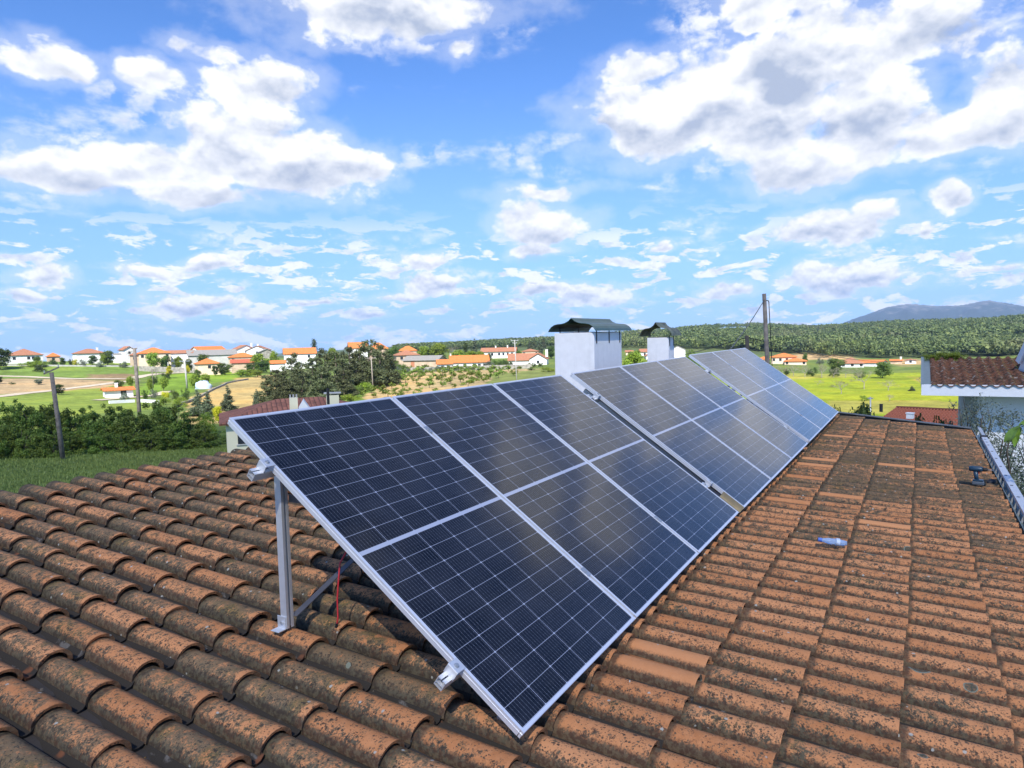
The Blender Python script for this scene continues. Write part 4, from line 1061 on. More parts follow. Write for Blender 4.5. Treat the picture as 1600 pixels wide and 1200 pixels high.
hs('pale stone barn end right of the village skyline houses', 402, 428, 545, 550, 328, 'front', 'stone', RG, 8, .1, 0, name='barn', cat='barn')
hs('pink-white house with a bright orange hipped roof in front of the grey warehouse', 355, 400, 551, 558, 283, 'hip', 'peach', RO, 9, .1, 2)
hs('low red-orange roofed annex below the pink-white house', 358, 402, 561, 567, 268, 'gable', 'tan', RR_, 6, 0, 0)
hs('low beige house with a pointed orange roof below the warehouse', 303, 342, 560, 568.5, 256, 'hip', 'peach', RO, 9, .15, 1)
hs('low white wing with an orange roof strip left of the pine trees', 418, 446, 563, 568, 272, 'gable', 'white', RO, 7, 0, 0)
hs('white two storey house with a bright orange roof above the pine trees', 441, 494, 543.5, 553, 286, 'gable', 'white', RO, 9, .05, 0, winpx=(-.4, .55))
hs('white house with an orange roof peeking out left of the tallest pine', 543, 574, 534.5, 544, 300, 'gable', 'white', RO, 8, .1, 2)
hs('orange roofed house half hidden behind the tallest pine', 574, 608, 535, 545, 325, 'hip', 'tan', RO, 9, 0, 0)
hs('bright orange roof standing alone right of the tallest pine', 621, 652, 540.5, 548, 330, 'hip', 'tan', RO, 8, 0, 0)
hs('old stone house with a brown hipped roof and small dark windows', 614, 654, 547, 555, 252, 'hip', 'tan', RB, 9, .15, 0, winpx=(-.55, .2, .75))
hs('grey roofed tan barn with a brick-red door', 634, 692, 555.5, 563, 226, 'gable', 'tan', RG, 10, -.35, 0, door=-.45, name='barn', cat='barn')
hs('white bungalow with a vivid orange roof beside the vineyard', 700, 764, 555, 566.5, 213, 'gable', 'white', RO, 9, .05, 0, winpx=(.25, .5, .78), chim=((-.98, .3, .4, .5),))
hs('low white wing at the left end of the vivid orange roofed bungalow', 680, 706, 561.5, 569, 211, 'gable', 'white', RO, 7, .05, 0, winpx=(-.3, .5), winh=.7)
hs('long white two storey house with five dark windows and a red-brown roof', 751, 808, 543, 549.5, 292, 'gable', 'white', RB, 8, -.12, 0, winpx=(-.35, .05, .3, .55, .8), chim=((-.2, 0, .5, .7), (.5, 0, .5, .8)))
hs('pale house with a brown hipped roof behind the wooden pole', 814, 842, 545, 549, 315, 'hip', 'peach', RB, 8, 0, 2)
hs('low house with a long brown roof behind the thin pale pole', 792, 842, 552, 565.5, 240, 'gable', 'white', RB, 9, 0, 0)
hs('white gable fronted house left of the big white chimney', 826, 857, 552, 561, 236, 'front', 'white', RB, 8, -.1, 1, chim=((.95, -.2, .8, 1.1),))
hs('small pink roofed cottage seen between the two white chimneys', 976, 990, 547, 550, 330, 'gable', 'peach', RB, 7, 0, 1)
hs('small brown roofed cottage just left of the small chimney', 998, 1014, 545, 550, 320, 'gable', 'white', RB, 7, .1, 1)
hs('white cottage hidden half behind the small chimney', 1006, 1030, 551, 556, 270, 'front', 'white', RB, 7, .1, 0)
hs('plain white gabled house right of the small chimney', 1046, 1071, 541, 547, 215, 'front', 'white', RG, 8, .0, 0, ov=.1)
hs('villa with an orange hipped roof and arched porch right of the leaning pole', 1203, 1246, 551.5, 558, 300, 'hip', 'peach', RO, 10, 0, 4, group='houses below the wooded hill')
hs('lower orange roofed wing right of the villa', 1224, 1262, 559.5, 564.5, 292, 'hip', 'peach', RO, 8, 0, 2, group='houses below the wooded hill')
hs('orange roofed house mostly hidden behind the leaning pole', 1182, 1204, 557, 562, 310, 'hip', 'peach', RO, 8, 0, 0, group='houses below the wooded hill')
hs('house with a salmon hipped roof behind the green crowned tree', 1310, 1350, 558.5, 568.5, 275, 'hip', 'white', RB, 10, .1, 3, group='houses below the wooded hill')
hs('long white house with a salmon roof at the foot of the wooded hill', 1334, 1384, 562, 568, 285, 'gable', 'white', RO, 9, -.25, 0, group='houses below the wooded hill')
hs('tiny orange roofed house at the foot of the wooded hill', 1390, 1412, 569.5, 573, 330, 'gable', 'tan', RO, 7, 0, 0, chim=((.8, 0, .7, .9),), group='houses below the wooded hill')
hs('tiny white house left of the neighbour roof edge', 1413, 1434, 569.5, 574, 335, 'front', 'white', RB, 7, 0, 1, group='houses below the wooded hill')
hs('low farm shed with an orange roof in the meadow behind the tall dark pole', 154, 206, 605, 611.5, 152, 'gable', 'white', RO, 5, .12, 0, winpx=(.3,), name='farm_shed', cat='shed', chim=((-.1, .0, .5, .7),), group=None)

# the cream neighbour house beyond the lawn
cr = hs('cream house with a dark tiled roof right behind the nearest panel', 331, 596, 622, 655, 52, 'hip', 'cream', RD, 8.5, .10, 0, winpx=(-.78,), name='cream_house', group=None)
def partat(parent, mb, name, m): 
    o = mb.build(name, m); o.parent = parent; o.matrix_parent_inverse = (Matrix.Translation(parent.location) @ Matrix.Rotation(parent.rotation_euler.z, 4, 'Z')).inverted(); return o
for (a, b_, yt, yb_, r) in ((448, 461, 617, 640, 53), (506, 526, 613, 634, 53)):
    pm = (a + b_) / 2; d = azdir(pm) * r; w_ = float(np.linalg.norm(azdir(a) - azdir(b_))) * r; zt, zb = zat(pm, yt, r), zat(pm, yb_ + 8, r)
    cm = MB(); Rz = Matrix.Rotation(math.atan2(d[1], d[0]) - PI / 2, 3, 'Z'); cm.box((d[0], d[1], (zt + zb) / 2 - .1), (w_, w_ * .8, zt - zb - .2), Rz); c_ = partat(cr, cm, 'chimney', WCOL['cream'])
    c2 = MB(); 
    if pm < 480:
        for e in (-.38, 0, .38): c2.box(Vector((d[0], d[1], zt - .10)) + Rz @ Vector((e * w_, 0, 0)), (w_ * .18, w_ * .7, .22), Rz)
    else:
        c2.box((d[0], d[1], zt - .05), (w_ * 1.35, w_, .07), Rz)
        for e in (-.42, .42): c2.box(Vector((d[0], d[1], zt - .13)) + Rz @ Vector((e * w_, 0, 0)), (w_ * .1, w_ * .6, .16), Rz)
    o = c2.build('chimney_cap', CONC); o.parent = c_; o.matrix_parent_inverse = c_.matrix_parent_inverse @ Matrix.Identity(4)
    o.matrix_parent_inverse = Matrix.Identity(4)
pi = MB(); d = azdir(509) * 50.5; pi.tube([(d[0], d[1], zat(509, 632, 50.5)), (d[0], d[1], zat(509, 607, 50.5))], .10, 8); partat(cr, pi, 'flue_pipe', RUBBER)
gm = MB(); q = [azdir(x) * 50.6 for x in (462, 470.5, 480)]; z = [zat(462, 640, 50.6), zat(470, 626.5, 50.6), zat(480, 640, 50.6)]
bk = azdir(470) * 2.2
gm.add([(q[0][0], q[0][1], z[0]), (q[2][0], q[2][1], z[2]), (q[1][0], q[1][1], z[1])] + [(q[i][0] + bk[0], q[i][1] + bk[1], z[i]) for i in (0, 2, 1)], [(0, 1, 2), (3, 5, 4), (0, 2, 5, 3), (1, 4, 5, 2), (0, 3, 4, 1)])
partat(cr, gm, 'dormer', WCOL['white'])

# ---- tiled roofs close enough to show their tiles
def tileroof(P0, ex, ey, ncol, nrow, amp=.045):
    """wavy courses from the left eave corner P0; ex along the eave, ey up the slope"""
    P0, ex, ey = np.array(P0, float), np.array(ex, float), np.array(ey, float)
    n = np.cross(ex, ey); n /= np.linalg.norm(n); rng = np.random.default_rng(8)
    K = 10; u = np.linspace(0, ncol, ncol * K + 1); wv = np.where((u % 1) < .62, np.abs(np.sin((u % 1) / .62 * PI)) ** .8, -.15) * amp
    V = []; Q = []; A = []; o = 0
    for r_ in range(nrow):
        jit = rng.normal(0, .008, len(u)); 
        for (f, h, dz) in ((r_ / nrow, .022, 0), ((r_ + 1.12) / nrow, -.004, 0), (r_ / nrow, .004, 1)):
            row = P0 + np.outer(u / ncol, ex) + ey * min(f, 1.0 + .1 / nrow) + np.outer(wv + h, n); V.append(row); A.append(np.stack([u * .24 + .12 * 0, np.full(len(u), f * nrow * .38), 0 * u], 1))
        m_ = len(u); i = np.arange(m_ - 1); Q.append(np.stack([o + i, o + i + 1, o + m_ + i + 1, o + m_ + i], 1)); Q.append(np.stack([o + 2 * m_ + i, o + 2 * m_ + i + 1, o + i + 1, o + i], 1)); o += 3 * m_
    return np.concatenate(V), np.concatenate(Q), np.concatenate(A)
def darktile(name, oc, dk, amt, white):
    m = bpy.data.materials.new(name); m.use_nodes = True; T = NT(m.node_tree); bs = m.node_tree.nodes['Principled BSDF']
    tc = T.node('ShaderNodeTexCoord'); P = tc.outputs['Object']; n = T.noise(P, 3.5, 6, .68); n2 = T.noise(P, 17., 5, .7)
    c = T.mix(T.rng(n, .35, .65), oc, tuple(x * 1.25 for x in oc))
    c = T.mix(T.m('MULTIPLY', T.rng(T.m('ADD', T.m('MULTIPLY', n, .4), T.m('MULTIPLY', n2, .6)), .42, .56), amt), c, dk)
    vo = T.node('ShaderNodeTexVoronoi'); T.put(vo.inputs['Vector'], P); vo.inputs['Scale'].default_value = 6
    c = T.mix(T.m('MULTIPLY', T.m('MULTIPLY', T.rng(vo.outputs['Distance'], .32, .2), T.rng(n2, .45, .6)), white), c, (.36, .34, .30))
    T.put(bs.inputs['Base Color'], c); bs.inputs['Roughness'].default_value = .95; bs.inputs['Specular IOR Level'].default_value = .1
    return m
nb_tile = darktile('mossy_dark_tiles', (.19, .085, .05), (.05, .04, .032), .9, 1.)
E0 = azdir(1441) * 20.4; E1 = E0 + np.array([0, -2.2]); exd = np.append((E1 - E0) / np.linalg.norm(E1 - E0), 0); nfar = np.array([-exd[1], exd[0], 0.]); nfar *= np.sign(nfar[:2] @ E0)
zf = zat(1441, 617.5, 20.4); LN = 7.5
nb = thing('neighbour_house', 'pale neighbour house with a mossy dark tiled roof and white fascia at the right', 'house', (E0[0], E0[1], gz(*E0)))
def nbuild(mb, name, m): return partat(nb, mb, name, m)
nbM = MB(); mid = np.append(E0, zf + .11) + exd * LN / 2
RzN = Matrix((tuple(exd), tuple(nfar), (0, 0, 1))).transposed()
nbM.box(mid + np.array([0, 0, .03]), (LN, .06, .28), RzN); nbuild(nbM, 'fascia', mat('fascia_paint', (.80, .81, .83), .6, var=.03))
RISE = zat(1450, 562, 24.6) - zf - .20; DEP = 4.2
V, Q, A = tileroof(np.append(E0, zf + .235) + exd * .21 - nfar * .07, exd * (LN - .2), nfar * DEP + np.array([0, 0, RISE]), 31, 11, .055)
ob = npmesh('roof', V, Q, nb_tile); ob.parent = nb; ob.matrix_parent_inverse = Matrix.Translation(nb.location).inverted()
vg = MB(); a = np.append(E0, zf + .26) + exd * .02; b_ = a + nfar * DEP + np.array([0, 0, RISE]); vg.bar(a, b_, .07, .07); vg.bar(a + exd * .125 - np.array([0, 0, .035]), b_ + exd * .125 - np.array([0, 0, .035]), .19, .02); nbuild(vg, 'verge_flashing', TEAL)
sf = MB(); q = np.append(E0, zf + .04) + exd * LN / 2 + nfar * .52; sf.box(q, (LN, .92, .05), RzN); nbuild(sf, 'soffit', mat('soffit_paint', (.62, .64, .68), .8, var=.05))
g0 = nb.location.z - 1; wl = MB(); q = np.append(E0, (g0 + zf + .01) / 2) + exd * (.97 + .27 + (LN - 1.3) / 2) + nfar * (.80 + 1.7); wl.box(q, (LN - 1.3, 3.4, zf - g0), RzN); nbuild(wl, 'wall', mat('neighbour_wall', (.88, .89, .90), .85, var=.04, vscale=.6))
pl = MB(); q = np.append(E0, (g0 + zf + .01) / 2) + exd * (.97 + .135) + nfar * (.76 + 1.7); pl.box(q, (.27, 3.4, zf - g0), RzN); nbuild(pl, 'pilaster', mat('pilaster_render', (.36, .37, .36), .9, var=.2, vscale=2))
ug = MB(); c0 = azdir(1592) * 22.5; c1 = azdir(1622) * 22.0; zb, zt = zat(1592, 566, 22.5), zat(1606, 534, 22.2)
for (pa, pb) in (((c0[0], c0[1], zb), (azdir(1606)[0] * 22.2, azdir(1606)[1] * 22.2, zt)), ((azdir(1606)[0] * 22.2, azdir(1606)[1] * 22.2, zt), (c1[0], c1[1], zb))): ug.bar(pa, pb, .05, .16)
nbuild(ug, 'gable_bargeboard', mat('fascia_paint', (.8, .8, .8)))
ub = MB(); m_ = azdir(1607) * 23.4; ub.add([(c0[0] + .2, c0[1], zb - .3), (c1[0], c1[1], zb - .3), (m_[0] * .95, m_[1] * .95, zt - .1), (c0[0] + 2.2, c0[1] - .35, zb - .3), (c1[0] + 2.2, c1[1] - .35, zb - .3), (m_[0] * .95 + 2.2, m_[1] * .95 - .35, zt - .1)], [(0, 1, 2), (3, 5, 4), (0, 2, 5, 3), (1, 4, 5, 2)]); nbuild(ub, 'gable', WHITEWALL)

S0, S1 = azdir(1367) * 41, azdir(1515) * 40; exs = np.append((S1 - S0), 0); nn_ = np.array([-exs[1], exs[0], 0]); nn_ /= np.linalg.norm(nn_); nn_ *= np.sign(nn_[:2] @ S0)
zs0, zs1 = zat(1420, 664, 41), zat(1430, 638, 45)
shd = thing('garden_shed', 'low shed with a bright red tile roof beyond the end of the roof', 'shed', (S0[0], S0[1], gz(*S0)))
V, Q, A = tileroof(np.append(S0, zs0), exs, nn_ * 4 + np.array([0, 0, zs1 - zs0]), 27, 10, .085)
ob = npmesh('roof', V, Q, darktile('clean_red_tiles', (.34, .12, .075), (.14, .055, .04), .45, 0.)); ob.parent = shd; ob.matrix_parent_inverse = Matrix.Translation(shd.location).inverted()
rc_ = MB(); a = np.append(S0, zs0) + nn_ * 4 + np.array([0, 0, zs1 - zs0 + .04]); rc_.tube([a, a + exs], .09, 8); partat(shd, rc_, 'ridge_cap', RR_)
wl = MB(); exn = exs / np.linalg.norm(exs); RzS = Matrix((tuple(exn), tuple(nn_), (0, 0, 1))).transposed(); q = np.append(S0, 0) + exs / 2 + nn_ * 2.2; zz = gz(q[0], q[1]) - .5; q[2] = (zz + zs0 - .1) / 2; wl.box(q, (np.linalg.norm(exs) - .4, 3.6, zs0 - .1 - zz), RzS); partat(shd, wl, 'wall', WCOL['white'])
d = azdir(1378) * 44.5; pp = MB(); pp.tube([(d[0], d[1], zs1 - .2), (d[0], d[1], zat(1378, 631, 44.5))], .09, 8); partat(shd, pp, 'flue_pipe', RUBBER)
d = azdir(1424) * 40.5; pp = MB(); pp.box((d[0], d[1], zat(1424, 650, 40.5)), (.30, .30, .26), RzS); pp.box((d[0], d[1], zat(1424, 650, 40.5) + .15), (.36, .36, .04), RzS); partat(shd, pp, 'roof_vent', WHITEWALL)

# ------------------------------------------------------------------ poles and wires
def pole(label, top, base, r, rad, m=WOOD, arm=None, name='utility_pole', ratio=.75, cap=None):
    p0 = place(base, r); dt = azdir(top[0]) * r; T_ = Vector((dt[0], dt[1], zat(top[0], top[1], r)))
    root = thing(name, label, 'utility pole' if name == 'utility_pole' else 'post', p0)
    mb = MB(); mb.tube([(0, 0, -.4), (T_ - p0) * .5, T_ - p0], rad, 12, r1=rad * ratio); mb.build('shaft', m, root, smooth=True)
    if arm:
        for (f, ln, th, dz) in arm:
            c_ = (T_ - p0) * f; n = Vector((azdir(base)[1], -azdir(base)[0], 0)); am = MB(); am.bar(c_ - n * ln / 2, c_ + n * ln / 2 + Vector((0, 0, dz)), th, th); x_ = am.build('crossarm', m if m is not CONC else STEEL, root)
            for e in ((-.44, .44) if name == 'utility_pole' else ()): im = MB(); im.tube([c_ + n * ln * e + Vector((0, 0, th / 2 + dz * (e + .5))), c_ + n * ln * e + Vector((0, 0, th / 2 + .16 + dz * (e + .5)))], .04, 8); im.build('insulator', mat('glazed_insulator', (.5, .5, .48), .2, var=0), x_)
    return root, T_
pole('leaning grey wooden pole standing in the lawn in front of the hedge', (78, 582), 87, 58, .17, WOOD, [(.985, .95, .10, .45)])
pole('tall dark pole rising from the hedge to the village skyline', (210, 544), 212, 78, .20, WOOD, [(.995, .5, .1, 0)])
pole('pale double pole on the meadow edge below the village', (287, 563), 289, 178, .22, CONC, [(.97, 2.2, .14, 0)])
pole('short pale post left of the double pole, among the shrubs', (261, 566), 261, 262, .16, CONC)
pole('short wooden post next to the short pale post by the shrubs', (235, 576), 236, 190, .10, WOOD)
pole('thin pale pole crossing the vineyard against the brown roofed house', (804, 531), 806, 118, .10, CONC, [(.985, 1.3, .09, 0), (.93, .7, .07, 0)], ratio=.6)
pole('slim weathered pole rising in front of the pines', (579, 559), 580, 128, .13, PBARK, [(.99, 1.6, .11, 0)])
pr_, PT = pole('big leaning wooden pole behind the farthest panels', (1194, 459), 1210, 30, .115, WOOD, ratio=.68)
pl2, PT2 = pole('short dark pole just left of the big leaning one', (1167, 524), 1172, 40, .135, mat('dark_pole', (.05, .045, .04), .9, var=.2))
pole('thin grey antenna post beside the dark bush at the roof end', (1361, 620), 1363, 34, .04, STEEL, [(.985, .22, .05, 0)], name='antenna_post')
brk = MB(); 
for dz in (0,): brk.tube([PT - pr_.location + Vector((0, 0, -.25 - dz)), PT - pr_.location + Vector((.12, -.16, -.30 - dz))], .02, 6)
brk.build('wire_bracket', BLACK, pr_)
def wire(a, b, sag, label, r=.012, n=14):
    a, b = Vector(a), Vector(b); pts = [a.lerp(b, i / n) - Vector((0, 0, 4 * sag * (i / n) * (1 - i / n))) for i in range(n + 1)]
    m_ = MB(); m_.tube(pts, r, 5); o = m_.build('overhead_wire', BLKC, smooth=True); tag(o, label, 'wire', 'overhead wires')
P_ = PT - Vector((0, 0, .25)); q = azdir(1128) * 16; wire(P_, (q[0], q[1], zat(1128, 562, 16)), .08, 'taut black stay wire slanting down from the big leaning pole', .016)
q = azdir(880) * 150; wire(PT2 - Vector((0, 0, .12)), (q[0], q[1], zat(880, 556, 150)), 2.0, 'drooping wire running left from the short dark pole over the wooded hill', .022)
q = azdir(1460) * 130; wire(PT2 - Vector((0, 0, .1)), (q[0], q[1], zat(1460, 556, 130)), 1.2, 'drooping wire running right from the short dark pole across the hillside', .022)
wire(PT - Vector((-.12, .16, .3)), pr_.location + Vector((.14, -.18, 0)), 0, 'black cable running down the side of the big leaning pole', .018)
for k, (y0_, y1_) in enumerate(((566, 559), (569, 562))):
    q0 = azdir(287) * 178; q1 = azdir(579) * 128; wire((q0[0], q0[1], zat(287, y0_ - 2, 178)), (q1[0], q1[1], zat(579, y1_ + 1, 128)), 2.2, 'thin upper village wire strung from the double pole to the slim pole' if k == 0 else 'thin lower village wire strung from the double pole to the slim pole', .02)

# ------------------------------------------------------------------ walls and small things on the land
def wallrun(label, pxs, h, th, m, name='low_wall', cat='wall'):
    pts = [place(px, r) for px, r in pxs]; P = []
    for a, b in zip(pts[:-1], pts[1:]):
        n = max(1, int((b - a).length / 6)); P += [a.lerp(b, i / n) for i in range(n)]
    P.append(pts[-1]); mb = MB(); vs = []
    for i, p in enumerate(P):
        t = (P[min(i + 1, len(P) - 1)] - P[max(i - 1, 0)]); t.z = 0; t.normalize(); s_ = Vector((-t.y, t.x, 0)) * th / 2; g = gz(p.x, p.y)
        vs += [(p.x - s_.x, p.y - s_.y, g - .5), (p.x + s_.x, p.y + s_.y, g - .5), (p.x + s_.x, p.y + s_.y, g + h), (p.x - s_.x, p.y - s_.y, g + h)]
    mb.add(vs, [(4 * i + a, 4 * i + (a + 1) % 4, 4 * i + 4 + (a + 1) % 4, 4 * i + 4 + a) for i in range(len(P) - 1) for a in range(4)] + [(0, 1, 2, 3), tuple(4 * len(P) - 4 + j for j in (3, 2, 1, 0))])
    o = mb.build(name, m); tag(o, label, cat)
wallrun('long low white kerb wall along the top of the grassy bank', [(-30, 299), (60, 298), (150, 297), (205, 297)], .55, .3, CONC)
wallrun('grey stone wall between the village gardens and the green bank', [(215, 285), (290, 280), (306, 276)], 1.9, .4, LEAD, 'stone_wall')
wallrun('pale stone wall closing the top of the vineyard', [(640, 207), (700, 205), (770, 205), (830, 207)], 1.3, .4, LEAD, 'stone_wall')
wallrun('pale low wall in the meadow left of the tall dark pole', [(165, 131), (205, 133)], .5, .3, WHITEWALL)
wallrun('pale low wall in the meadow right of the tall dark pole', [(215, 133), (243, 128)], .5, .3, WHITEWALL)
wallrun('grey field wall curving along the edge of the golden field', [(268, 112), (300, 135), (330, 165), (352, 195), (385, 215)], .4, .3, LEAD)
def lump(name, label, cat, px, r, size, m, seed=0):
    rng = np.random.default_rng(seed); bm = MB(); n, k = 9, 14; vs = []
    for i in range(n):
        th = PI / 2 * i / (n - 1)
        for j in range(k):
            ph = 2 * PI * j / k; q = 1 + .12 * math.sin(3 * ph + i) + rng.normal(0, .04); vs.append((size[0] / 2 * math.cos(ph) * math.cos(th) ** .6 * q, size[1] / 2 * math.sin(ph) * math.cos(th) ** .6 * q, size[2] * math.sin(th) * q))
    bm.add(vs, [(i * k + j, i * k + (j + 1) % k, (i + 1) * k + (j + 1) % k, (i + 1) * k + j) for i in range(n - 1) for j in range(k)])
    p = place(px, r); o = bm.build(name, m, smooth=True); o.location = p; o.rotation_euler.z = math.atan2(*azdir(px)[::-1]) - PI / 2; tag(o, label, cat)
lump('covered_heap', 'pale blue tarpaulin heap on the meadow between two fruit trees', 'heap', 314, 172, (3.6, 2.4, 1.7), mat('pale_tarpaulin', (.50, .60, .72), .5, var=.15, vscale=1), 4)

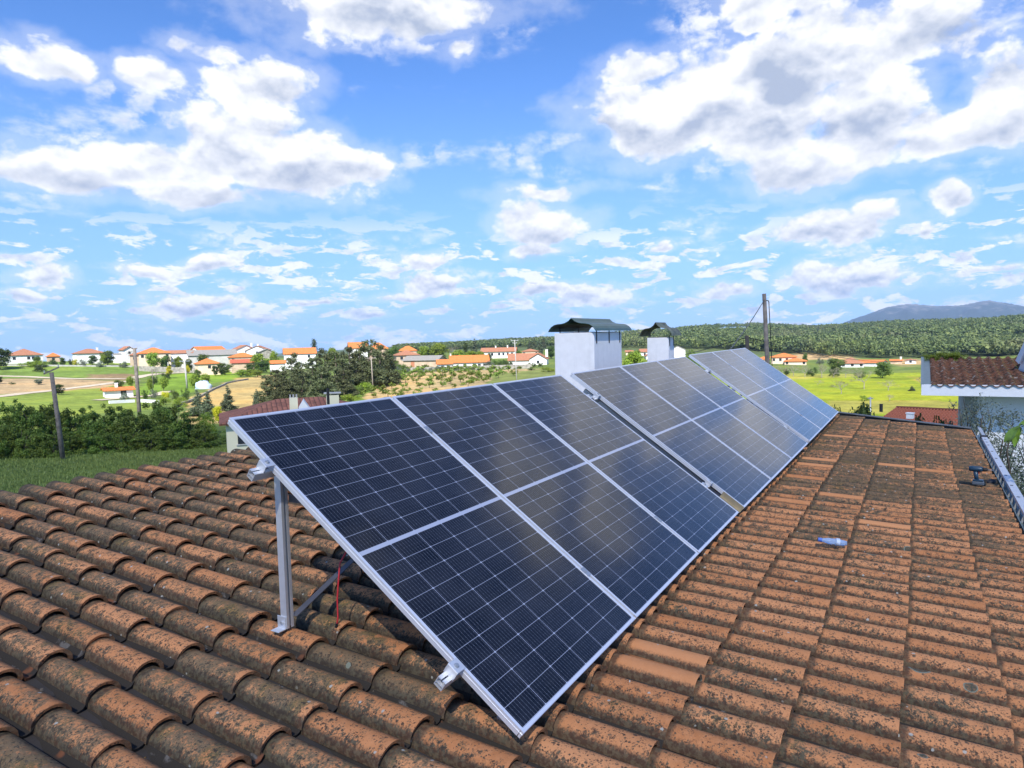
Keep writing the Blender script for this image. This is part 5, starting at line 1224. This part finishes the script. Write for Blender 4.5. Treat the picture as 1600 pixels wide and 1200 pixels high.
# ------------------------------------------------------------------ trees
VT = 'trees among the village houses'
T_LIST = [
 ('dark', -2, 543, 290, 40, 'dark leafy tree cut by the left edge of the picture'), ('bshrub', 42, 562, 296, 26, 'lime green hedge in front of the far left house'), ('bshrub', 62, 561.5, 296, 24, 'lime green hedge right of the other, below the far left house'),
 ('dshrub', 62, 567, 284, 22, 'dark bush growing on the green bank under the lime hedge'), ('round', 57, 556.5, 300, 16, 'small round tree between the far left house and the lime hedge'), ('dshrub', 82, 559, 299, 15, 'dark shrub right of the lime hedges'),
 ('round', 96, 558, 299, 12, 'low green tree left of the long white house'), ('gshrub', 117, 560, 298, 11, 'yellow-green bush under the left end of the long white house'), ('dshrub', 109, 559, 299, 9, 'small dark bush beside the yellow-green bush'), ('oshrub', 128, 560, 298, 15, 'grey-green shrub under the long white house'),
 ('dark', 143, 555, 302, 18, 'dark tree at the right end of the long white house'), ('round', 167, 546.5, 301, 24, 'broad green tree right of the long white house'), ('bright', 160, 553, 299, 12, 'bright small tree in front of the broad green tree'), ('oshrub', 154, 563, 296, 15, 'grey-green bush at the kerb below the broad green tree'),
 ('bare', 203, 541, 315, 18, 'brownish leafless tree beside the narrow gabled house'), ('oshrub', 192, 563, 294, 14, 'low grey bush left of the tall dark pole'),
 ('bright', 239, 549, 288, 26, 'bright green tree in front of the big orange roof'), ('round', 256, 554, 289, 20, 'mid green tree right of the bright one by the big orange roof'), ('bright', 276, 556, 290, 17, 'bright green tree below the long red-brown roof'), ('dark', 293, 560, 270, 14, 'narrow dark tree right of the double pole'),
 ('gshrub', 291, 568, 262, 8, 'small yellow bush right of the double pole'), ('bare', 299, 537, 318, 26, 'leafless tree left of the white gabled house on the skyline'), ('round', 316, 552, 292, 26, 'mid green tree in front of the long grey warehouse'),
 ('round', 349, 566, 252, 26, 'round green tree below the pointed orange roof'), ('dark', 334, 571, 249, 12, 'small dark tree at the foot of the pointed roofed house'), ('bright', 405, 550, 268, 30, 'vivid yellow-green tree right of the pink-white house'), ('dark', 408, 564, 258, 26, 'dark tree under the vivid yellow-green tree'), ('dark', 388, 568, 250, 18, 'dark bush left of the dark tree by the annex'),
 ('bright', 374, 577, 236, 22, 'leafy fruit tree at the left end of the row above the golden field'), ('bright', 388, 576, 235, 18, 'leafy fruit tree in the middle of the row above the golden field'), ('bright', 400, 577, 232, 20, 'leafy fruit tree at the right of the row above the golden field'),
 ('bare', 240, 570, 232, 22, 'dry brown bush tree on the green bank right of the dark pole'), ('gold', 262, 571, 240, 12, 'yellow flowering tree on the bank near the short pale post'), ('dshrub', 256, 580, 232, 14, 'dark bush below the yellow flowering tree'), ('dshrub', 237, 585, 205, 18, 'dark bush left below the dry brown bush tree'),
 ('bright', 231, 590, 168, 11, 'young fruit tree, leftmost on the bright meadow'), ('bright', 252, 588, 170, 16, 'young fruit tree second from the left on the bright meadow'), ('bright', 301, 583, 178, 17, 'round fruit tree left of the pale blue heap'), ('bright', 318, 583, 180, 17, 'round fruit tree behind the pale blue heap'), ('round', 307, 576, 225, 11, 'small tree on the upper edge of the bright meadow'),
 ('bright', 428, 547, 300, 14, 'green tree between the barn end and the white two storey house'), ('bright', 519, 541, 290, 18, 'bright yellow-green tree above the pines'), ('cypress', 490.5, 530, 300, 9, 'pointed dark cypress above the orange roof by the pines'),
 ('round', 612, 539.5, 285, 22, 'fresh green tree right of the tallest pine'), ('shrub', 617, 560, 228, 22, 'green bush left of the stone house'), ('shrub', 628, 566, 215, 22, 'green bush below the stone house'), ('bright', 661, 540, 300, 22, 'yellow-green tree right of the lone orange roof'), ('dark', 673, 543, 296, 14, 'dark tree between two yellow-green trees'),
 ('bright', 687, 535, 290, 28, 'big light green tree behind the barn'), ('bare', 705, 536.5, 292, 28, 'twiggy greyish tree right of the big light green tree'), ('bright', 717, 546, 260, 24, 'bright tree behind the vivid orange roof'), ('cypress', 727, 536, 300, 8, 'slim dark cypress left of the tall dark conifer'), ('conifer', 741, 528, 285, 15, 'tall dark conifer behind the vivid orange roof'),
 ('bright', 735, 547, 262, 22, 'bright green tree under the tall dark conifer'), ('bright', 748, 548, 268, 16, 'light tree left of the five windowed house'), ('cypress', 764, 552, 250, 9, 'little pointed tree in front of the five windowed house'), ('oshrub', 764, 562, 208, 18, 'grey-green shrub at the right end of the vivid orange roofed bungalow'), ('shrub', 776, 559, 222, 20, 'green shrub left of the dark hedge bushes'),
 ('dshrub', 784, 560, 214, 16, 'dark hedge bush left of the thin pale pole'), ('dshrub', 794, 561, 214, 14, 'dark hedge bush touching the thin pale pole'), ('round', 810, 547, 285, 10, 'small green tree beside the pale brown roofed house'), ('dshrub', 826, 565, 222, 8, 'small dark round bush before the gable front, leftmost of three'), ('dshrub', 833, 565, 222, 7, 'small dark round bush before the gable front, middle of three'), ('dshrub', 844, 565, 222, 8, 'small dark round bush before the gable front, rightmost of three'),
 ('conifer', 843, 527, 340, 11, 'tall conifer on the skyline left of the big chimney'), ('dark', 861, 540, 280, 14, 'dark tree touching the big white chimney'), ('shrub', 829, 572, 190, 13, 'ivy covered stump at the end of the vineyard wall'), ('bshrub', 856, 571, 180, 24, 'bright bush at the foot of the big white chimney view'),
 ('pine', 828, 532, 520, 8, 'tiny pine silhouette, leftmost on the hill crest'), ('pine', 834.5, 530.5, 520, 9, 'tiny pine silhouette, middle on the hill crest'), ('pine', 849, 529, 520, 8, 'tiny pine silhouette, rightmost on the hill crest'),
 ('bright', 990, 545, 120, 36, 'bright green tree seen between the two chimneys'), ('bshrub', 1004, 555, 110, 26, 'bright low bush left of the small chimney'), ('round', 1084, 544, 130, 26, 'green tree behind the top corner of the second trio'), ('shrub', 1074, 548, 125, 16, 'low green bush right of the plain white gabled house'),
 ('round', 1308, 558.5, 232, 27, 'dense round green tree in front of the salmon roof'), ('round', 1380, 564, 205, 30, 'big spreading green tree in the field left of the neighbour roof'), ('round', 1258, 551, 318, 10, 'small dark tree behind the villa wing'),
 ('bare', 1351, 566, 150, 34, 'tall leafless tree in the bright field, tallest of the bare ones'), ('bare', 1315, 589, 128, 30, 'pale leafless tree near the panels in the bright field'), ('bare', 1389, 590, 140, 26, 'leafless tree right of the tallest bare tree'), ('bare', 1391, 614, 108, 20, 'small leafless tree lowest in the bright field'), ('bare', 1278, 592, 165, 15, 'faint small leafless tree by the last panel edge'),
 ('bare', 1441, 583, 150, 22, 'leafless bush beside the neighbour roof edge'), ('conifer', 1426, 603, 135, 12, 'little green sapling alone in the bright field'), ('bshrub', 1352, 615, 108, 16, 'bright low bush below the tallest bare tree'),
 ('bare', 1222, 567, 208, 24, 'leafless tree at the left of the row above the field'), ('bare', 1240, 565, 209, 24, 'second leafless tree in the row above the field'), ('bare', 1258, 566, 207, 22, 'third leafless tree in the row above the field'), ('bare', 1284, 564, 206, 26, 'white trunked leafless tree in the row above the field'), ('bare', 1303, 570, 206, 16, 'short leafless tree under the dense round tree'), ('bare', 1322, 570, 206, 20, 'last leafless tree in the row, before the salmon roof'),
 ('dshrub', 1270, 572, 211, 18, 'dark bush between the bare trees of the row'), ('dshrub', 1303, 573, 212, 18, 'dark bush right of the white trunked tree'), ('dshrub', 1229, 574, 213, 12, 'dark low bush behind the first bare trees'), ('shrub', 1345, 577, 205, 18, 'green bush before the salmon roofed house'), ('oshrub', 1297, 558, 300, 12, 'grey-green bush near the foot of the hill'), ('oshrub', 1281, 557, 300, 12, 'pale bush on the tan strip under the hill'),
 ('dark', 1346, 627, 33, 48, 'dark round bush just beyond the end of the tiled roof'), ('dark', 1306, 632, 38, 26, 'low dark bush at the last panel corner'), ('dark', 1442, 646, 26, 46, 'dark shrub in front of the red shed, left one'), ('dark', 1470, 648, 25, 46, 'dark shrub in front of the red shed, right one'), ('olive', 1490, 650, 23, 34, 'shrub at the grey pilaster of the neighbour house'),
 ('dark', -6, 588, 225, 16, 'dark tree on the field edge at the far left'), ('dshrub', 15, 597, 222, 11, 'small dark shrub on the bare field'), ('olive', 57, 592, 218, 17, 'lone olive tree on the bare field'), ('dark', 87, 600, 165, 20, 'dark round tree on the track behind the leaning grey pole'), ('round', 183, 593, 185, 17, 'round tree just left of the farm shed roof end'), ('bright', 201, 587, 190, 14, 'bright tree behind the farm shed'), ('oshrub', 190, 612, 142, 15, 'grey-green shrub in front of the farm shed'),
 ('dshrub', 222, 606, 140, 12, 'dark garden shrub right of the farm shed'), ('oshrub', 236, 606, 145, 14, 'silvery garden shrub right of the farm shed'), ('gshrub', 254, 609, 138, 13, 'yellow flecked garden shrub on the meadow'), ('shrub', 269, 606, 140, 16, 'green garden shrub left of the small pines'), ('dshrub', 286, 603, 132, 16, 'dark garden shrub left of the small pines'), ('bshrub', 250, 617, 120, 22, 'bright shrub below the garden, behind the hedge'), ('bshrub', 275, 618, 112, 24, 'bright shrub just behind the hedge by the small pines'),
 ('conifer', 303, 608, 92, 28, 'small pine, left one of a pair in front of the golden field'), ('conifer', 319, 610, 90, 28, 'small pine, right one of a pair in front of the golden field'), ('conifer', 352, 601, 98, 24, 'small lone pine standing before the golden field'), ('conifer', 397, 607, 100, 14, 'tiny pine near the big pine group'), ('gold', 335, 634, 80, 17, 'yellow broom bush left of the cream house'), ('bshrub', 318, 640, 70, 34, 'yellow-green shrub behind the right end of the hedge'),
 ('bshrub', 566, 592, 122, 24, 'bright green bush at the foot of the tallest pine'), ('shrub', 553, 600, 112, 26, 'green bush under the pines on the right side'), ('bshrub', 545, 612, 96, 30, 'light green bush between pines and vineyard'), ('shrub', 592, 583, 140, 20, 'bush at the vineyard corner below the tallest pine'),
]
PINES = [(413, 586, 106, 34), (428, 577, 112, 38), (455, 553, 122, 42), (442, 580, 104, 40), (470, 568, 112, 42), (487, 558, 118, 46), (506, 546, 126, 46), (500, 572, 100, 44), (523, 549, 118, 46), (545, 541, 124, 46), (535, 574, 104, 40), (561, 548, 130, 42), (576, 530.5, 132, 50), (593, 538, 138, 46), (606, 556, 142, 38)]
wscale = lambda px, r, w_: float(np.linalg.norm(azdir(px - w_ / 2) - azdir(px + w_ / 2))) * r
def putpx(kind, px, yt, r, wpx, label, group=None, sink=0., nvar=3):
    p = place(px, r); h = max(.4, zat(px, yt, r) - p.z); w_ = wscale(px, r, wpx)
    if kind in ('round', 'bright', 'dark', 'olive', 'gold', 'shrub', 'bshrub', 'dshrub', 'gshrub', 'oshrub') and h > w_ * 2.2: kind = {'round': 'round'}.get(kind, kind)
    return tree(kind, p - Vector((0, 0, sink)), h + sink, w_ * 1.12, label, group, nvar)
def weeds():
    for px, lab in ((1466, 'green weeds sprouting on the neighbour roof ridge, left tuft'), (1490, 'green weeds sprouting on the neighbour roof ridge, right tuft')):
        d = azdir(px) * 24.5; r = tree('bshrub', Vector((d[0], d[1], zat(px, 564, 24.5))), .30, .95, lab); r.name = 'weed_tuft'; r['category'] = 'weeds'
def build_trees():
    for (kind, px, yt, r, w_, lab) in T_LIST: putpx(kind, px, yt, r, w_, lab, nvar=2)
    for (px, yt, r, w_) in PINES:
        tall = px == 576
        putpx('pine', px, yt, r, w_, 'tallest dark pine at the right end of the pine group' if tall else ('lowest pine at the left end of the pine group' if px == 413 else 'dark grey-green pine in the dense pine group'), None if tall or px == 413 else 'pines in the dense group', nvar=4)
    rng = np.random.default_rng(12)
    xs = [-45, -25, 0, 20, 40, 58, 78, 98, 118, 138, 158, 178, 198, 220, 242, 262, 282, 300, 318, 332]; tops = np.interp(xs, [-50, 0, 20, 40, 60, 90, 120, 150, 170, 200, 225, 262, 290, 312, 335], [640, 638, 628, 624, 616, 632, 641, 641, 632, 640, 625, 628, 652, 664, 684])
    for i, (x_, t_) in enumerate(zip(xs, tops)):
        putpx('hedge', x_ + rng.normal(0, 3), t_ + rng.normal(0, 6) + (5 if i % 2 else -5), 64 + rng.uniform(-1.5, 3), 66, 'tall dark green shrub grown together with others beyond the lawn', 'tall shrubs of the hedge beyond the lawn', .3, nvar=4)
    xs2 = np.arange(-40, 330, 19)
    for i, x_ in enumerate(xs2):
        t_ = np.interp(x_, [-50, 200, 300, 335], [668, 672, 672, 688]) + rng.normal(0, 5)
        putpx('hedge', x_ + rng.normal(0, 3), t_, 60.5 + rng.uniform(-.5, 1.5), 56, 'low dark shrub at the front foot of the hedge beyond the lawn', 'low shrubs along the front of the hedge', .3, nvar=4)
    # vines
    n = 0
    for (y_, x0_, x1_, st) in [(581, 640, 820, 15), (586, 612, 815, 15), (592, 600, 790, 16), (598.5, 590, 760, 17), (606, 585, 735, 18), (614, 575, 700, 19), (621, 560, 650, 20)]:
        x_ = x0_ + rng.uniform(0, 8)
        while x_ < x1_:
            p = hit(x_ + rng.normal(0, 1.5), y_ + rng.normal(0, .7), 60, 260); r_ = math.hypot(p.x, p.y); h = 12 / F * r_ * rng.uniform(.65, 1.15)
            tree('vine', p, h, h * 1.35, 'small staked vine in the sandy vineyard', 'vines in the sandy vineyard', 3); n += 1; x_ += st * rng.uniform(.85, 1.2)
    for k, x_ in enumerate(np.arange(622, 770, 12.5)):
        putpx('oshrub', x_ + rng.normal(0, 2), 573.5 + rng.normal(0, 1.5), 200, 12, 'grey-green shrub in the row at the top of the vineyard', 'shrubs in the row along the vineyard wall', nvar=2)
weeds()
build_trees()

# the wooded hill: one mass of small crowns
def build_forest():
    rng = np.random.default_rng(21)
    base = []
    for vv in range(5):
        rg = np.random.default_rng(100 + vv); cs = rg.normal(0, .26, (11, 3)) * [1.1, 1.1, .55] + [0, 0, .70]; V, Q = leaves(rg, cs, rg.uniform(.14, .25, 11), 88, .12, .7, .7, .8); base.append(V)
    azs, rs_ = [], []
    N = 22000
    pa = rng.uniform(-14, 66, N * 2); rr_ = np.sqrt(rng.uniform(430 ** 2, 1350 ** 2, N * 2))
    near = rng.uniform(0, 1, N * 2) < .4; rr_ = np.where(near, rng.uniform(430, 800, N * 2), rr_)
    Vs, keep = [], 0
    for a, r in zip(pa, rr_):
        if keep >= N: break
        x, y = r * math.cos(R(a)), r * math.sin(R(a)); z = gz(x, y); px, py = proj(np.array([x, y, z]))
        px, py = float(px), float(py)
        if not (620 < px < 1900): 
            if not px > 1900 and not np.isnan(px): continue
        if np.isnan(px): continue
        if px < 960 and r < 620: continue
        if px < 1180 and r < 520: continue
        if r < 455 + 12 * math.sin(a * 1.7) : continue
        if 1122 < px < 1172 and 930 < r < 1170: continue
        if math.sin(x * .013 + 2) * math.sin(y * .017) > .78: continue
        h = rng.choice([rng.uniform(4, 7), rng.uniform(6, 9.5)]); w_ = h * rng.uniform(.55, .9) * (1 + .35 * math.sin(x * .021 + 1.7 * math.sin(y * .017))); h *= 1 + .18 * math.sin(y * .03 + x * .011)
        if px < 960: h *= .75
        b = base[rng.integers(5)]; an = rng.uniform(0, 6.28); ca, sa = math.cos(an), math.sin(an)
        Vs.append(np.stack([(b[:, 0] * ca - b[:, 1] * sa) * w_ + x, (b[:, 0] * sa + b[:, 1] * ca) * w_ + y, b[:, 2] * h + z], 1)); keep += 1
    V = np.concatenate(Vs); o = npmesh('pine_forest', V, np.arange(len(V)).reshape(-1, 4), leafmat('forest_leaf', (.07, .10, .030), (.18, .215, .08), 1))
    tag(o, 'dense pine wood covering the hillside at the right', 'forest', kind='stuff')
build_forest()

# olive trees between the two houses, and the citrus twig at the right edge
def big_olive(px, r, ytop, label, w_, seed):
    rng = np.random.default_rng(seed); p = place(px, r); h = zat(px, ytop, r) - p.z
    root = thing('olive_tree', label, 'olive tree', p); cs, rd = [], []; tb = MB()
    tb.tube([(0, 0, -.2), (.1, .05, h * .3), (.0, .1, h * .5)], .16, 10, r1=.09)
    for i in range(46):
        an = rng.uniform(0, 2 * PI); d = w_ * rng.uniform(.1, 1.) ** .7; z_ = h * rng.uniform(.55, .93) ; d *= 1.15 - .6 * (z_ / h - .55) / .4
        e = Vector((math.cos(an) * d, math.sin(an) * d, z_)); s_ = Vector((0, .1, h * rng.uniform(.4, .5))); tb.tube([s_, s_.lerp(e, .5) + Vector((0, 0, .15)), e, e + Vector((rng.normal(0, .1), rng.normal(0, .1), rng.uniform(.1, .45)))], .03, 5, r1=.004)
        for q in range(5): f = rng.uniform(.55, 1.12); c_ = s_.lerp(e, f) + Vector((rng.normal(0, .12), rng.normal(0, .12), rng.normal(.05, .15))); cs.append(tuple(c_)); rd.append(rng.uniform(.10, .26))
    V, Q = leaves(rng, cs, rd, 15000, .034, 1.1, .2, .30); tb.build('trunk', BARK, root); npmesh('crown', V, Q, L_OLIVE, root)
big_olive(1556, 15.6, 646, 'silvery olive tree nearest the neighbour wall behind the ladder', .85, 3)
big_olive(1640, 12.0, 660, 'silvery olive tree right of the ladder at the picture edge', .80, 4)
big_olive(1528, 17.0, 622, 'sparse olive branches rising in front of the pilaster corner', .55, 5)
def citrus():
    rng = np.random.default_rng(2); p = place(1712, 8.6); root = thing('lemon_tree', 'lemon tree whose big glossy leaves reach in at the right edge', 'lemon tree', p)
    tip = azdir(1598) * 8.3; tp = Vector((tip[0], tip[1], zat(1598, 668, 8.3))) - p; tb = MB(); top = Vector((0, 0, tp.z + .1))
    tb.tube([(0, 0, -.2), (.05, 0, top.z * .5), top], .06, 8, r1=.025); tb.tube([top - Vector((0, 0, .4)), (top + tp) / 2 + Vector((0, 0, .12)), tp], .014, 6, r1=.004)
    vs, fs = [], []
    def leaf(c, d, L, wd):
        d = Vector(d).normalized(); s_ = d.cross(Vector((rng.normal(0, .3), rng.normal(0, .3), 1))).normalized(); n = s_.cross(d); o = len(vs); K = 7
        for i in range(K):
            f = i / (K - 1); ww = wd * math.sin(PI * min(.97, f * .92 + .06)) ** .8; c_ = c + d * L * f - n * .25 * L * f * f
            vs.extend([tuple(c_ - s_ * ww + n * .12 * ww), tuple(c_), tuple(c_ + s_ * ww + n * .12 * ww)])
        for i in range(K - 1): fs.extend([(o + 3 * i, o + 3 * i + 1, o + 3 * i + 4, o + 3 * i + 3), (o + 3 * i + 1, o + 3 * i + 2, o + 3 * i + 5, o + 3 * i + 4)])
    side = Vector((azdir(1597)[1], -azdir(1597)[0], 0))
    for k in range(5): leaf(tp + Vector((rng.normal(0, .012), rng.normal(0, .012), rng.normal(0, .015))), -side * rng.uniform(.1, .8) + Vector((rng.normal(0, .25), rng.normal(0, .25), -rng.uniform(.4, 1.3))), rng.uniform(.15, .21), .042)
    for k in range(40): f = rng.uniform(0, .85); c_ = tp.lerp(top, f); leaf(c_ + Vector((rng.normal(0, .05), rng.normal(0, .05), rng.normal(0, .05))), (rng.normal(), rng.normal(), rng.normal(-.3, .6)), rng.uniform(.10, .16), .032)
    tb.build('trunk', BARK, root); m_ = MB(); m_.v = vs; m_.f = fs; m_.build('crown', mat('citrus_leaf', (.14, .24, .03), .3, var=.3, vscale=12, spec=.5), root, smooth=True)
citrus()

# ------------------------------------------------------------------ things lying on the tiled roof
def ladder():
    yb_ = -S_BOT * CP - .085; zt = -RH - S_BOT * SP + .045; xe = 12.1
    root = thing('ladder', 'aluminium extension ladder lying on edge along the gutter', 'ladder', (9, yb_, zt)); xs = -3.2 - 9
    def rl(z, name='stringer'):
        m_ = MB(); m_.box(((xs + xe - 9) / 2, 0, z), (xe - 9 - xs, .070, .022)); m_.box(((xs + xe - 9) / 2, (.031), z - .016), (xe - 9 - xs, .008, .012)); m_.box(((xs + xe - 9) / 2, -.031, z - .016), (xe - 9 - xs, .008, .012)); return m_.build(name, ALU, root, bevel=.002)
    s1 = rl(0); rl(-.42)
    for k in range(32):
        x = xe - 9 - .28 - k * .28
        if x < xs + .1: break
        m_ = MB(); m_.tube([(x, .008, -.41), (x, .008, -.01)], .014, 8); rg_ = m_.build('rung', ALU, root)
        if k % 2 == 0 or k == 1:
            m_ = MB(); m_.tube([(x, .008, .0113), (x, .008, .0135)], .0145, 14); m_.build('rung_plug', RUBBER, s1)
    m_ = MB(); m_.box((xe - 9 + .01, 0, .0), (.07, .10, .04)); m_.box((xe - 9 + .11, -.005, .0), (.06, .085, .036)); m_.build('end_cap', RUBBER, root, bevel=.008)
    m_ = MB(); m_.box((xe - 9 + .02, 0, -.42), (.09, .10, .04)); m_.build('end_cap', RUBBER, root, bevel=.008)
    m_ = MB(); m_.box((xe - 9 + .60, -.01, -.006), (1.15, .045, .02)); m_.build('fly_stringer', STEEL, root, bevel=.002)
    m_ = MB(); m_.box((xe - 9 + .60, -.01, -.40), (1.15, .045, .02)); m_.build('fly_stringer', STEEL, root, bevel=.002)
ladder()

def bottle():
    a = Vector(roofpt(1279, 843, .034)); b = Vector(roofpt(1323, 849, .034)); L = (b - a).length
    root = thing('plastic_bottle', 'crumpled clear blue plastic bottle lying on the tiles', 'bottle', a); t = (b - a).normalized()
    q = t.to_track_quat('X', 'Z'); root.rotation_mode = 'QUATERNION'; root.rotation_quaternion = q
    prof = [(0, .011), (.03, .011), (.035, .013), (.05, .014), (.08, .021), (.11, .026), (.14, .025), (.145, .023), (.20, .026), (.205, .023), (.26, .025), (.27, .022), (.30, .016)]
    sc = L / .30; K = 18; m_ = MB(); rng = np.random.default_rng(4)
    for i, (x, r) in enumerate(prof):
        for j in range(K):
            an = 2 * PI * j / K; cr_ = 1 + .10 * math.sin(3 * an + i * 1.3) * (i > 3) + rng.normal(0, .02) * (i > 3); m_.v.append((x * sc, r * math.cos(an) * cr_, r * math.sin(an) * cr_ * (.85 if i > 3 else 1)))
    n = len(prof); m_.f = [(i * K + j, i * K + (j + 1) % K, (i + 1) * K + (j + 1) % K, (i + 1) * K + j) for i in range(n - 1) for j in range(K)] + [tuple(range((n - 1) * K, n * K))]
    pm = bpy.data.materials.new('blue_clear_plastic'); pm.use_nodes = True; bs = pm.node_tree.nodes['Principled BSDF']; bs.inputs['Base Color'].default_value = (.50, .68, .95, 1); bs.inputs['Roughness'].default_value = .12; bs.inputs['Transmission Weight'].default_value = .55; bs.inputs['IOR'].default_value = 1.35
    m_.build('body', pm, root, smooth=True)
    c_ = MB(); c_.tube([(-.004, 0, 0), (.022, 0, 0)], .0145, 14); c_.build('cap', mat('blue_cap', (.05, .14, .50), .4, var=0), root)
    l_ = MB(); l_.tube([(.185 * sc, 0, 0), (.225 * sc, 0, 0)], .0275, 18, cap=False); l_.build('label', mat('pale_label', (.50, .58, .70), .5, var=.1, vscale=40), root, smooth=True)
bottle()

def drill():
    base = Vector(roofpt(1526, 757, .0)); root = thing('cordless_drill', 'dark blue cordless drill standing on its battery near the eave', 'drill', base, R(-98)); root.scale = (.84, .84, .84)
    DB = mat('drill_blue', (.018, .05, .085), .35, var=.05); DG = mat('drill_grey', (.10, .12, .14), .5, var=.05)
    m_ = MB(); m_.box((.015, 0, .022), (.125, .075, .045)); m_.build('battery', DG, root, bevel=.010)
    m_ = MB(); m_.box((.015, 0, .056), (.110, .070, .022)); m_.build('battery_shoe', DB, root, bevel=.006)
    m_ = MB(); m_.tube([(0, 0, .06), (-.006, 0, .10), (-.014, 0, .165)], .0215, 12, r1=.026); m_.build('handle', DB, root, smooth=True, bevel=0)
    m_ = MB(); m_.tube([(-.085, 0, .195), (-.078, 0, .195), (-.03, 0, .197), (.045, 0, .197), (.060, 0, .197)], [.020, .033, .036, .033, .027], 16); m_.build('motor_housing', DB, root, smooth=True)
    m_ = MB(); m_.tube([(.060, 0, .197), (.080, 0, .197), (.100, 0, .197), (.115, 0, .197)], [.026, .026, .021, .010], 14); m_.build('chuck', RUBBER, root, smooth=True)
    m_ = MB(); m_.tube([(.115, 0, .197), (.17, 0, .197)], .003, 8); m_.build('drill_bit', STEEL, root)
    m_ = MB(); m_.box((.020, 0, .155), (.018, .014, .035)); m_.build('trigger', mat('red_trigger', (.4, .05, .03), .5, var=0), root, bevel=.004)
    for (px, py, w_, l_, lab, k) in ((1549, 754, .07, .17, 'flat dark pouch lying beside the cordless drill', 3), (1571, 751, .06, .13, 'small black pouch between the drill and the ladder', 4)):
        p = Vector(roofpt(px, py, -.008)); rng = np.random.default_rng(k); b = MB(); n, q = 7, 16; vs = []
        for i in range(n):
            th = PI / 2 * i / (n - 1)
            for j in range(q): ph = 2 * PI * j / q; f = 1 + .14 * math.sin(2 * ph + k) + .07 * math.sin(5 * ph + i); vs.append((l_ / 2 * math.sin(ph) * math.cos(th) ** .5 * f, w_ / 2 * math.cos(ph) * math.cos(th) ** .5 * f, .034 * math.sin(th) * (1 + rng.normal(0, .1))))
        b.add(vs, [(i * q + j, i * q + (j + 1) % q, (i + 1) * q + (j + 1) % q, (i + 1) * q + j) for i in range(n - 1) for j in range(q)]); o = b.build('tool_pouch', mat('black_cloth', (.022, .022, .026), .8, var=.2, vscale=30), smooth=True); o.location = p; o.rotation_euler.z = R(-85 + 25 * k); tag(o, lab, 'pouch')
drill()
# ------------------------------------------------------------------ air
hz_ = MB(); hz_.box((0, 0, 80), (14800, 14800, 440))
hm = bpy.data.materials.new('haze_air'); hm.use_nodes = True; hn = hm.node_tree; hn.nodes.remove(hn.nodes['Principled BSDF'])
pv = hn.nodes.new('ShaderNodeVolumePrincipled'); pv.inputs['Color'].default_value = (.42, .64, 1, 1); pv.inputs['Density'].default_value = 9e-5; pv.inputs['Anisotropy'].default_value = 0
hn.links.new(pv.outputs[0], hn.nodes['Material Output'].inputs['Volume'])
ho = hz_.build('haze', hm); ho['kind'] = 'stuff'
# ------------------------------------------------------------------ litter on the tiles, grass in the lawn
def debris():
    rng = np.random.default_rng(9); V, Q = [], []; o = 0; n = 900
    for k in range(n):
        i = rng.integers(-16, 60); j = rng.integers(1, 17) ; chan = rng.random() < .8
        x = TX0 + i * WX + (WX * .5 + rng.normal(0, .018) if chan else rng.normal(0, .03)); s_ = TS0 + j * LY + (rng.uniform(.0, .09) if chan and rng.random() < .6 else rng.uniform(-.3, 0)); h = -.086 if chan else -.018 - abs(rng.normal(0, .006))
        sz = rng.uniform(.0025, .0075) * (1 if rng.random() < .9 else 1.8); c = SRF(x, s_, h + sz * .4)
        a = rng.uniform(0, 6.28, 4) + np.array([0, 1.6, 3.1, 4.7]); fl = rng.uniform(.35, .8)
        top = np.stack([np.cos(a) * sz, np.sin(a) * sz * rng.uniform(.5, 1), np.full(4, sz * fl)], 1); bot = top * [1.15, 1.15, -1]
        V.append(np.concatenate([top * [.8, .8, 1], bot]) + c); Q += [(o, o + 1, o + 2, o + 3), (o, o + 4, o + 5, o + 1), (o + 1, o + 5, o + 6, o + 2), (o + 2, o + 6, o + 7, o + 3), (o + 3, o + 7, o + 4, o)]; o += 8
    m = bpy.data.materials.new('litter'); m.use_nodes = True; T = NT(m.node_tree); g = T.node('ShaderNodeNewGeometry'); cr = T.node('ShaderNodeValToRGB'); T.put(cr.inputs[0], g.outputs['Random Per Island'])
    e = cr.color_ramp.elements; e[0].color = (.10, .08, .06, 1); e[1].color = (.55, .55, .50, 1); x = e.new(.45); x.color = (.40, .39, .35, 1); x = e.new(.2); x.color = (.20, .12, .05, 1); cr.color_ramp.interpolation = 'CONSTANT'
    T.put(m.node_tree.nodes['Principled BSDF'].inputs['Base Color'], cr.outputs[0]); m.node_tree.nodes['Principled BSDF'].inputs['Roughness'].default_value = .9
    tag(npmesh('roof_litter', np.concatenate(V), np.array(Q), m), 'crumbs of lichen and grit lying in the tile channels', 'litter', kind='stuff')
debris()
def lawn():
    rng = np.random.default_rng(31); n = 26000
    px = rng.uniform(-70, 420, n); r = rng.uniform(32, 61, n); V = np.empty((n, 3, 3)); hgt = rng.uniform(.06, .24, n)
    for k in range(n):
        d = azdir(px[k]) * r[k] if k % 1 == 0 else None; z = gz(d[0], d[1]); a = rng.uniform(0, 6.28); w_ = rng.uniform(.02, .045)
        b = np.array([d[0], d[1], z]); V[k, 0] = b + [math.cos(a) * w_, math.sin(a) * w_, -.02]; V[k, 1] = b - [math.cos(a) * w_, math.sin(a) * w_, .02]; V[k, 2] = b + [rng.normal(0, .06), rng.normal(0, .06), hgt[k]]
    tag(npmesh('lawn_grass', V.reshape(-1, 3), np.arange(3 * n).reshape(-1, 3), leafmat('grass_blade', (.10, .15, .035), (.25, .30, .085))), 'uncut grass of the lawn beyond the roof', 'grass', kind='stuff')
lawn()
#@@PART5
